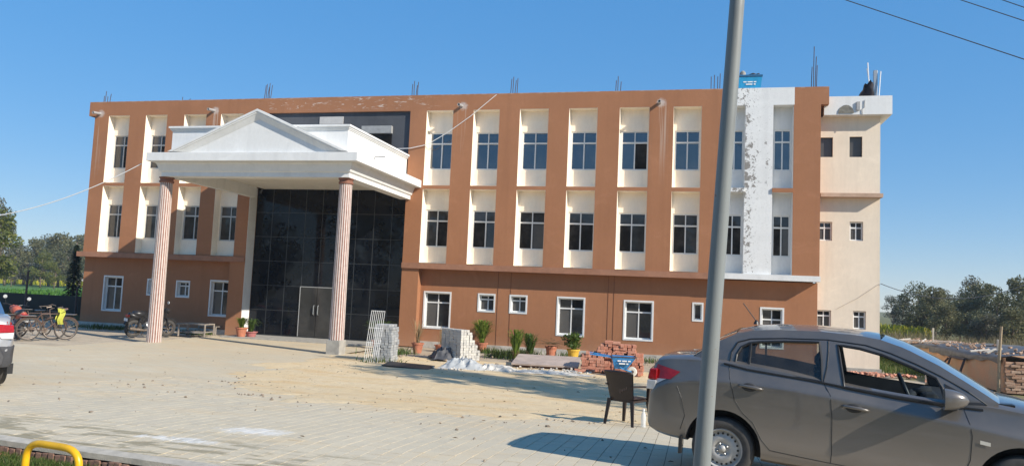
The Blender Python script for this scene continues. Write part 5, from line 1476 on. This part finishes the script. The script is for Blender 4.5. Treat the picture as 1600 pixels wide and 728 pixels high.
# ------------------------------------------------------------------ bicycles and motorcycles
M['frame_black'] = mat('black_enamel', (.02, .02, .022), .35, .2)
M['frame_brown'] = mat('worn_enamel', (.10, .06, .045), .5, .3)
M['rust'] = mat('rusty_chrome', (.26, .21, .17), .45, .3, 9, metal=.5)
M['hivis'] = mat('yellow_cloth', (.46, .47, .07), .85, .2, 12)
M['saddle'] = mat('saddle_pink', (.50, .25, .22), .7, .2)
def ringpts(c, r_, n_=28, ax='y'):
    return [(c[0] + r_ * math.cos(t), c[1], c[2] + r_ * math.sin(t)) for t in [2 * math.pi * k / n_ for k in range(n_)]]
def bicycle(loc, rz, lean, mframe, label, msaddle, bag=None):
    b = empty('bicycle', loc, rz, label, 'bicycle', 'bicycles parked by the net fence'); b.rotation_euler = (lean, 0, rz)
    for wx in (-.52, .52):
        w = MB().tube(ringpts((wx, 0, .345), .33), .018, 6, closed=True).build('wheel', M['tyre'], b, smooth=True)
        MB().tube(ringpts((wx, 0, .345), .305), .010, 5, closed=True).build('rim', M['rust'], w)
        sp_ = MB()
        for k in range(16):
            t = 6.283 * k / 16; sp_.tube([(wx, 0, .345), (wx + .3 * math.cos(t), 0, .345 + .3 * math.sin(t))], .0022, 3, cap=False)
        sp_.lathe([(.025, -.04), (.025, .04)], 8, T(wx, 0, .345, rx=RAD(90))).build('spokes', M['rust'], w)
        MB().tube([(wx + .36 * math.cos(t), 0, .345 + .36 * math.sin(t)) for t in [RAD(a_) for a_ in range(20, 171, 15)]], .022, 5).build('mudguard', mframe, b)
    bb, st, hd2, hb = (-.08, 0, .30), (-.22, 0, .80), (.36, 0, .82), (.385, 0, .70)
    fr = MB()
    for a_, c_, q in ((bb, st, .016), (st, hd2, .016), (bb, hb, .018), (hd2, hb, .018), ((-.52, .05, .345), bb, .010), ((-.52, -.05, .345), bb, .010), ((-.52, .05, .345), st, .009), ((-.52, -.05, .345), st, .009), (hb, (.52, .05, .345), .012), (hb, (.52, -.05, .345), .012), (hd2, (.34, 0, .98), .012), (st, (-.25, 0, .90), .013)):
        fr.tube([a_, c_], q, 7)
    fr.build('frame', mframe, b)
    MB().tube([(.30, -.28, .96), (.42, -.24, 1.0), (.36, 0, .98), (.42, .24, 1.0), (.30, .28, .96)], .012, 7).build('handlebar', M['rust'], b)
    MB().add([(-.40, -.10, .93), (-.40, .10, .93), (-.10, .025, .93), (-.10, -.025, .93), (-.40, -.08, .88), (-.40, .08, .88), (-.12, .02, .90), (-.12, -.02, .90)], [(0, 3, 2, 1), (4, 5, 6, 7), (0, 1, 5, 4), (1, 2, 6, 5), (2, 3, 7, 6), (3, 0, 4, 7)]).build('saddle', msaddle, b, bevel=.02)
    MB().box(-.78, -.36, -.08, .08, .74, .755).build('carrier', M['rust'], b)
    MB().lathe([(.085, -.004), (.085, .004)], 18, T(*bb, rx=RAD(90))).tube([(-.08, -.06, .30), (-.02, -.06, .15)], .010, 5).tube([(-.08, .06, .30), (-.14, .06, .45)], .010, 5).build('crank', M['rust'], b)
    if bag:
        P = [[(.30 + .16 * v_ + .03 * math.sin(7 * u_), -.10 - .05 * math.sin(math.pi * u_) - .02 * math.cos(9 * v_), .98 - .48 * u_) for v_ in [k / 6 - .5 for k in range(7)]] for u_ in [k / 8 for k in range(9)]]
        MB().grid(P).grid([[(x, -y * .4, z) for x, y, z in q_] for q_ in P]).build('cloth', bag, b, smooth=True)
    return b
def at_w(px, py, h_=0): 
    p = gnd(px, py); return (p.x, p.y, h_)
bicycle(at_w(52, 530), RAD(35), RAD(-8), M['frame_brown'], 'brown bicycle leaning nearest the silver car', M['frame_black'])
bicycle(at_w(72, 531), RAD(62), RAD(6), M['frame_brown'], 'bicycle with a yellow cloth hung on its handlebar', M['frame_black'], M['hivis'])
bicycle(at_w(88, 525), RAD(178), RAD(-7), M['frame_black'], 'black bicycle with a pink saddle, right of the yellow cloth', M['saddle'])
def motorcycle(loc, rz, lean, mtank, label, plate):
    b = empty('motorcycle', loc, rz, label, 'motorcycle'); b.rotation_euler = (lean, 0, rz)
    for wx in (-.62, .64):
        w = MB().lathe([(.20, -.035), (.27, -.05), (.30, -.025), (.305, 0), (.30, .025), (.27, .05), (.20, .035)], 28, T(wx, 0, .30, rx=RAD(90)), cap=False).build('wheel', M['tyre'], b, smooth=True)
        MB().tube(ringpts((wx, 0, .30), .20), .018, 6, closed=True).lathe([(.06, -.06), (.06, .06)], 10, T(wx, 0, .30, rx=RAD(90))).build('rim', M['rust'], w)
        sp_ = MB()
        for k in range(6): t = 6.283 * k / 6; sp_.tube([(wx, 0, .30), (wx + .2 * math.cos(t), 0, .3 + .2 * math.sin(t))], .014, 4)
        sp_.build('spokes', M['rust'], w)
    MB().tube([(wx, 0, .3) if False else (.64 + .33 * math.cos(t), 0, .30 + .33 * math.sin(t)) for t in [RAD(a_) for a_ in range(30, 161, 15)]], .055, 6).build('front_mudguard', mtank, b)
    MB().tube([(-.62 + .34 * math.cos(t), 0, .32 + .34 * math.sin(t)) for t in [RAD(a_) for a_ in range(40, 175, 15)]], .065, 6).build('rear_mudguard', M['frame_black'], b)
    MB().tube([(-.15, 0, .78), (.05, 0, .86), (.25, 0, .88), (.38, 0, .80)], [.09, .14, .15, .08], 10).build('tank', mtank, b, smooth=True)
    MB().tube([(-.70, 0, .82), (-.45, 0, .80), (-.12, 0, .78)], [.09, .12, .11], 8).build('seat', M['frame_black'], b, smooth=True)
    MB().tube([(-.85, 0, .80), (-.62, 0, .72), (-.30, 0, .68)], [.06, .10, .11], 8).build('tail', mtank, b, smooth=True)
    MB().box(-.92, -.84, -.09, .09, .70, .79).build('tail_lamp', M['red_lens'], b, bevel=.02)
    MB().box(-.93, -.92, -.11, .11, .56, .66).build('number_plate', plate, b)
    MB().tube([(-.2, 0, .38), (.0, 0, .42), (.2, 0, .40)], [.12, .18, .13], 8).build('engine', M['metal'], b)
    MB().tube([(.1, -.14, .28), (-.3, -.15, .26), (-.85, -.16, .33)], [.025, .035, .05], 8).build('exhaust', M['rust'], b)
    fk = MB()
    for s in (-1, 1): fk.tube([(.64, s * .09, .30), (.42, s * .09, .95)], .022, 7)
    fk.tube([(-.62, .06, .30), (-.1, .08, .35)], .02, 6).tube([(-.45, -.1, .68), (-.55, -.1, .32)], .03, 6).tube([(.38, 0, .80), (.15, 0, .35), (-.15, 0, .35), (-.3, 0, .66)], .02, 6)
    fk.build('frame', M['frame_black'], b)
    MB().tube([(.28, -.36, 1.02), (.40, -.2, 1.03), (.42, 0, .97), (.40, .2, 1.03), (.28, .36, 1.02)], .014, 7).build('handlebar', M['frame_black'], b)
    MB().lathe([(.02, 0), (.10, .04), (.10, .12), (.06, .16)], 14, T(.62, 0, .92, ry=RAD(-90))).build('headlamp', mtank, b)
    for s in (-1, 1):
        mo = MB().tube([(.34, s * .27, 1.03), (.33, s * .32, 1.22)], .007, 5).build('mirror', M['frame_black'], b)
        MB().lathe([(.055, 0), (.06, .012), (.05, .022)], 12, T(.33, s * .33, 1.25, ry=RAD(90))).build('mirror_glass', M['metal'], mo)
    MB().tube([(-.08, .16, .28), (-.12, .30, .02)], .012, 5).build('side_stand', M['rust'], b)
    return b
motorcycle(at_w(233, 526), RAD(70), RAD(6), M['frame_black'], 'dark motorcycle with a red tail lamp half hidden by the left column', mat('plate_white', (.72, .74, .74), .5, .1))
motorcycle(at_w(18, 528), RAD(150), RAD(6), mat('red_enamel', (.42, .10, .06), .6, .3), 'red motorcycle mostly hidden behind the silver car', mat('plate_white2', (.72, .72, .70), .5, .1))

# low steel racks near the wall at left
M['rack'] = mat('rack_steel', (.34, .29, .24), .7, .3, 6)
def rack(px, py, w, d, h_, rz, label, top=None):
    p = gnd(px, py); b = empty('steel_rack', (p.x, p.y, 0), rz, label, 'rack')
    for x in (-w/2, w/2):
        for y in (-d/2, d/2): MB().box(x - .02, x + .02, y - .02, y + .02, 0, h_).build('leg', M['rack'], b)
    for y in (-d/2, d/2): MB().box(-w/2 - .02, w/2 + .02, y - .018, y + .018, h_, h_ + .035).build('rail', M['rack'], b)
    for x in (-w/2, w/2): MB().box(x - .018, x + .018, -d/2 + .02, d/2 - .02, h_ - .004, h_ + .03).build('rail', M['rack'], b)
    MB().box(-w/2 + .02, w/2 - .02, -d/2 - .012, -d/2 + .012, .10, .13).build('rail', M['rack'], b)
    if top: MB().box(-w/2 + .02, w/2 - .02, -d/2 + .02, d/2 - .02, .13, .15).build('shelf', top, b)
    return b
rack(268, 523, .85, .6, .40, RAD(8), 'pale low steel rack nearest the left column', mat('shelf_pale', (.42, .40, .36), .8, .2))
rack(306, 524, 1.05, .6, .42, RAD(4), 'dark low steel rack in the middle of the three', M['rack'])
rack(330, 521, .8, .5, .28, RAD(-5), 'smallest steel rack, nearest the glass entrance')

# ------------------------------------------------------------------ roof clutter
tub = onY(1171, 136, YU + .35)
b = empty('blue_crate', (tub.x, YU + .45, Z_TOP - .02), 0, 'blue plastic crate standing on the roof parapet beside the pole', 'crate')
mb = taper(MB(), (-.33, .33, -.22, .22), (-.38, .38, -.26, .26), 0, .37); taper(mb, (-.31, .31, -.20, .20), (-.36, .36, -.24, .24), .02, .372)
b.scale = (1.05, 1, 1.35)
M['cyan'] = mat('blue_plastic', (.02, .30, .55), .45, .15)
bo = mb.build('body', M['cyan'], b); MB().tube([(-.38, -.26, .37), (.38, -.26, .37), (.38, .26, .37), (-.38, .26, .37)], .028, 6, closed=True).build('rim', mat('dark_blue', (.02, .12, .25), .5, .1), bo)
for (x0, w_, z_) in ((-.20, .10, .20), (-.07, .16, .20), (.12, .08, .20), (-.12, .20, .14), (.12, .06, .14)): MB().box(x0, x0 + w_, -.251, -.232, z_, z_ + .028).build('marking', M['cable_white'], bo)
MB().box(-.34, .34, -.21, .21, .30, .33).build('contents', M['cable_white'], bo)
o = MB().lathe([(.09, 0), (.10, .05), (.10, .22), (.05, .28), (.001, .29)], 12).build('canister', mat('dusty_can', (.34, .33, .29), .7, .3)); o.location = (tub.x - .22, YU + .45, Z_TOP + .44); tag(o, 'grey canister in the blue roof crate', 'canister')
o = MB().tube([(-.14, 0, .05), (.0, .02, .09), (.10, 0, .06)], [.05, .07, .05], 8).tube([(.12, 0, .06), (.2, .02, .10)], [.06, .05], 8).build('tool_bundle', M['black'], smooth=True); o.location = (tub.x + .12, YU + .42, Z_TOP + .49); tag(o, 'dark bundle of tools in the blue roof crate', 'tools')
q = onY(1351, 149, YA + .2)
P = []
for i in range(7):
    row = []
    for j in range(9):
        u, v = i / 6, j / 8; row.append(((-.20 + .40 * v) * (1.1 - .6 * u) + .08 * u + .02 * math.sin(11 * u + 5 * v), .05 * math.sin(6 * v) + .03 * math.sin(9 * u), .48 * u - .16 * abs(v - .62) * u + .03 * math.sin(14 * v) * u))
    P.append(row)
o = MB().grid(P).grid([[(x, y + .16 - .10 * (z / .5), z) for x, y, z in r_] for r_ in P]).build('draped_cloth', mat('black_cloth', (.022, .018, .022), .9, .3), smooth=True); o.scale = (1.15, 1.3, 1.3); o.location = (q.x + .02, YA + .1, az_top); tag(o, 'black cloth heaped on the annex roof beside the pipes', 'cloth')
p = onY(1367, 149, YA + .2)
o = MB().box(-.06, .06, -.06, .06, 0, 1.0).build('roof_post', M['metal'], bevel=.006); o.location = (p.x + .02, YA + .25, az_top); tag(o, 'thick grey post standing on the annex roof', 'post')
for k, (dx, h_, ln, lab) in enumerate(((-.17, 1.25, -.06, 'longest thin white pipe leaning on the annex roof'), (-.11, 1.05, -.14, 'thin white pipe leaning left of the grey roof post'), (.10, .95, .07, 'thin white pipe leaning right of the grey roof post'))):
    o = MB().tube([(0, 0, 0), (ln, .05, h_)], .018, 6).build('roof_pipe', M['cable_white']); o.location = (p.x + dx, YA + .12, az_top); tag(o, lab, 'pipe')

# ------------------------------------------------------------------ brick shed at the right
n = NT('mud_brick'); X, Y, Z = n.xyz()
br = n.t.nodes.new('ShaderNodeTexBrick'); n.L(n.map((1, 1, 1), rot=(RAD(90), 0, RAD(90))), br.inputs['Vector'])
n.set(col=n.mix(n.ramp(n.noise(1.6, 5, .65), (.40, 0.), (.66, 1.)), (.58, .33, .20), (.50, .35, .23)), rough=.95, spec=.15)
n.bump(n.noise(9, 5, .7), .6, .03); M['mud'] = n.m
sx, sy0, sy1, sh = 8.05, 22.6, 36.5, .93
shed = empty('brick_shed', (sx, sy0, 0), 0, 'low mud-and-brick shed roofed with rubble and tarpaulin at the right', 'shed')
def hs_(y): return sh + .05 * math.sin(y * .7) - .004 * (y - sy0) * 4
mb = MB(); P = []
for i in range(40):
    y = (sy1 - sy0) * i / 39; row = []
    for j in range(6):
        z = hs_(sy0 + y) * j / 5; row.append((.04 * mnoise.noise(Vector((y * 1.4, z * 2, 3))), y, z))
    P.append(row)
MB().grid(P).build('side_wall', M['mud'], shed, smooth=True)
MB().box(.06, 3.0, .35, 13.8, 0, .70).build('core', M['mud'], shed)
# front end laid in visible bricks
bme = None; rr = random.Random(4); cnt = 0
core = MB().box(.03, 3.0, .06, .34, 0, .80).build('front_wall', M['mud'], shed)
for k in range(11):
    x = .0 - (.11 if k % 2 else 0)
    while x < 2.4:
        if bme is None: bme = MB().box(0, .222, 0, .09, 0, .066).build('brick', brick_var('weathered_brick', (.34, .20, .13), (.42, .27, .185), (.46, .33, .24)), core, bevel=.008); o = bme
        else: o = bme.copy(); link(o); o.parent = core
        o.location = (max(x, -.02) + rr.gauss(0, .006), rr.uniform(-.03, .02), k * .076 + rr.gauss(0, .003)); o.rotation_euler = (rr.gauss(0, .02), rr.gauss(0, .015), rr.gauss(0, .04)); x += .235
# roof sheets: several overlapping tarps hanging over the wall edge
for k, (y0, y1, ov, m, lab) in enumerate(((.2, 3.2, .14, M['tarp'], 'a'), (2.8, 6.5, .22, M['tarp'], 'b'), (6.2, 9.8, .12, mat('grey_tarp', (.13, .13, .13), .8, .4), 'c'), (9.4, 13.9, .05, mat('rag_sheet', (.30, .22, .16), .9, .4), 'd'))):
    P = []
    for i in range(18):
        y = y0 + (y1 - y0) * i / 17; row = []
        hz = hs_(sy0 + y)
        for j in range(12):
            u = j / 11
            nz_ = mnoise.noise(Vector((y * 2.1, u * 5, k * 3)))
            if u < .3: x = -.05 - .03 * nz_; z = hz - (ov * (1 + .6 * mnoise.noise(Vector((y * 1.3, k, 0))))) * (1 - u / .3) + .02
            else: x = -.05 + (u - .3) / .7 * 2.9; z = hz + .05 + .16 * (u - .3) + .07 * nz_
            row.append((x, y, z))
        P.append(row)
    o = MB().grid(P).build('roof_sheet', m, shed, smooth=True)
rub = MB(); rr = random.Random(6)
for k in range(170):
    y = rr.uniform(.2, 13.6); x = rr.uniform(0, 1.6); s_ = rr.uniform(.02, .07)
    rub.box(-s_, s_, -s_ * .6, s_ * .6, 0, s_ * .7, T(x, y, hs_(sy0 + y) + .08 + .06 * x, rr.uniform(0, 3), rr.gauss(0, .3), rr.gauss(0, .3)))
o = rub.build('roof_rubble', mat('rubble_mix', (.44, .29, .20), .95, .5, 2.5), shed); o['kind'] = 'stuff'
wp = MB(); 
for k in range(9):
    y = rr.uniform(1, 13); wp.tube([(rr.uniform(-.1, .2), y, hs_(sy0 + y) + .1), (rr.uniform(.2, 1), y + rr.uniform(-1.5, 1.5), hs_(sy0 + y) + .2)], .03, 5)
o = wp.build('roof_poles', mat('pale_wood', (.50, .46, .40), .85, .2), shed); o['kind'] = 'stuff'
bp = gnd(1567, 613)
o = MB().tube([(0, 0, 0), (.03, 0, 1.0), (.09, .02, onY(1572, 510, bp.y).z)], [.045, .04, .035], 8).build('bamboo_post', mat('bamboo', (.36, .27, .17), .8, .25, 8)); o.location = (bp.x - .12, bp.y - .05, 0); tag(o, 'tall bamboo post at the corner of the brick shed', 'post')
for (px, yt, dy, lab) in ((1457, 512, 8.5, 'short pale stake behind the far half of the shed'), (1558, 530, 2.6, 'short grey stake behind the shed near the bamboo post')):
    q = onY(px, yt, sy0 + dy); o = MB().tube([(0, 0, 0), (.02, 0, q.z)], .035, 6).build('stake', mat('stake_wood', (.44, .40, .34), .85, .2)); o.location = (q.x, sy0 + dy, 0); tag(o, lab, 'stake')
fm = MB()
fr_ = empty('timber_frame', (sx - .10, sy0 + 2.6, 0), 0, 'dark timber frame leaning on the shed wall', 'frame')
for (a_, b_) in (((-.28, 0, 0), (-.02, .1, .72)), ((-.28, 1.25, 0), (-.02, 1.35, .72)), ((-.05, .05, .68), (-.05, 1.4, .68))): MB().tube([a_, b_], .035, 5).build('bar', M['rebar'], fr_)
o = MB().tube([(-.3, 0, 0), (-.03, -.7, .62)], .03, 5).build('plank', M['rebar']); o.location = (sx - .1, sy0 + 4.9, 0); tag(o, 'single dark pole leaning on the shed wall left of the frame', 'plank')

# ------------------------------------------------------------------ loose stones, clods and rubble
rr = random.Random(14); mb = MB()
def clod(x, y, s_, z=None):
    Mx = T(x, y, (g(x, y) + .02 if z is None else z), rr.uniform(0, 3), rr.gauss(0, .4), rr.gauss(0, .4))
    k = [rr.uniform(.6, 1) for _ in range(8)]
    v = [(-1, -.7, -.3), (1, -.7, -.3), (1, .7, -.3), (-1, .7, -.3), (-.6, -.45, .55), (.6, -.45, .55), (.6, .45, .55), (-.6, .45, .55)]
    mb.add([Mx @ (Vector(p_) * s_ * k[i]) for i, p_ in enumerate(v)], [(0, 3, 2, 1), (4, 5, 6, 7), (0, 1, 5, 4), (1, 2, 6, 5), (2, 3, 7, 6), (3, 0, 4, 7)])
for k in range(260):
    x, y = rr.uniform(-10, 2.5), rr.uniform(10.5, 20.5)
    clod(x, y, .012 + .03 * rr.random() ** 4)
for k in range(160):
    x, y = rr.uniform(-24, 1), rr.uniform(7, 18); clod(x, y, .008 + .025 * rr.random() ** 4)
for k in range(300):
    x, y = rr.uniform(-9.5, 5.5), rr.uniform(20.5, 26.5); clod(x, y, .02 + .06 * rr.random() ** 3, .02)
for k in range(380):
    x, y = rr.gauss(-4, 4), rr.uniform(9.5, 20.5); clod(x, y, .006 + .02 * rr.random() ** 3)
for k in range(14):      # clods fallen in little rows and heaps
    x0, y0 = rr.uniform(-9, 1), rr.uniform(10.5, 19)
    for q_ in range(14): clod(x0 + rr.gauss(0, .25), y0 + rr.gauss(0, .06), .008 + .03 * rr.random() ** 2)
o = mb.build('loose_stones', mat('clod', (.24, .19, .14), .95, .5, 3)); tag(o, 'loose stones and clods scattered over sand and paving', 'stones', kind='stuff')
mb = MB()
for k in range(420):
    a_ = rr.random(); p_ = gnd(690 + 225 * a_, 579 + 6 * a_); clod(p_.x + rr.gauss(0, .12), p_.y + abs(rr.gauss(0, .5)), .015 + .06 * rr.random() ** 3, .03)
o = mb.build('pale_rubble', mat('pale_rubble', (.55, .50, .43), .9, .35, 4)); tag(o, 'pale broken rubble strewn around the white sheeting', 'rubble', kind='stuff')
mb = MB()
for k in range(130):
    x = rr.uniform(3.6, 6.6); y = 25.9 - abs(rr.gauss(0, .35)); clod(x, y, rr.uniform(.05, .1), .05)
lit = MB()
for k in range(260):
    x, y = rr.gauss(-6, 6), rr.uniform(7.2, 25.5)
    if not (-22 < x < 4) or y < kerbY(x) + .3: continue
    a_ = rr.uniform(0, 6.28); sz = rr.uniform(.012, .04); z = g(x, y) + .026 + rr.uniform(0, .01); dx, dy = math.cos(a_) * sz, math.sin(a_) * sz
    lit.add([(x - dx, y - dy, z), (x + dy * .4, y - dx * .4, z + .012), (x + dx, y + dy, z + .004), (x - dy * .4, y + dx * .4, z + .016)], [(0, 1, 2, 3)])
o = lit.build('dry_litter', mat('dead_leaf', (.20, .13, .07), .9, .5, 2)); tag(o, 'dry leaves and scraps littered over the forecourt', 'litter', kind='stuff')
o = mb.build('brick_rubble', M['redb']); tag(o, 'broken brick rubble along the foot of the annex', 'rubble', kind='stuff')

# ------------------------------------------------------------------ winter haze
hz = MB().box(-420, 420, -60, 420, -1.2, 14.5).build('haze', None); tag(hz, 'thin winter haze over the whole scene', 'haze', kind='stuff')
hm_ = bpy.data.materials.new('haze_air'); hm_.use_nodes = True; ht = hm_.node_tree; ht.nodes.remove(ht.nodes['Principled BSDF'])
pv = ht.nodes.new('ShaderNodeVolumePrincipled'); pv.inputs['Color'].default_value = (.86, .90, .95, 1); pv.inputs['Density'].default_value = .0006; pv.inputs['Anisotropy'].default_value = .2
ht.links.new(pv.outputs[0], ht.nodes['Material Output'].inputs['Volume']); hz.data.materials.append(hm_)
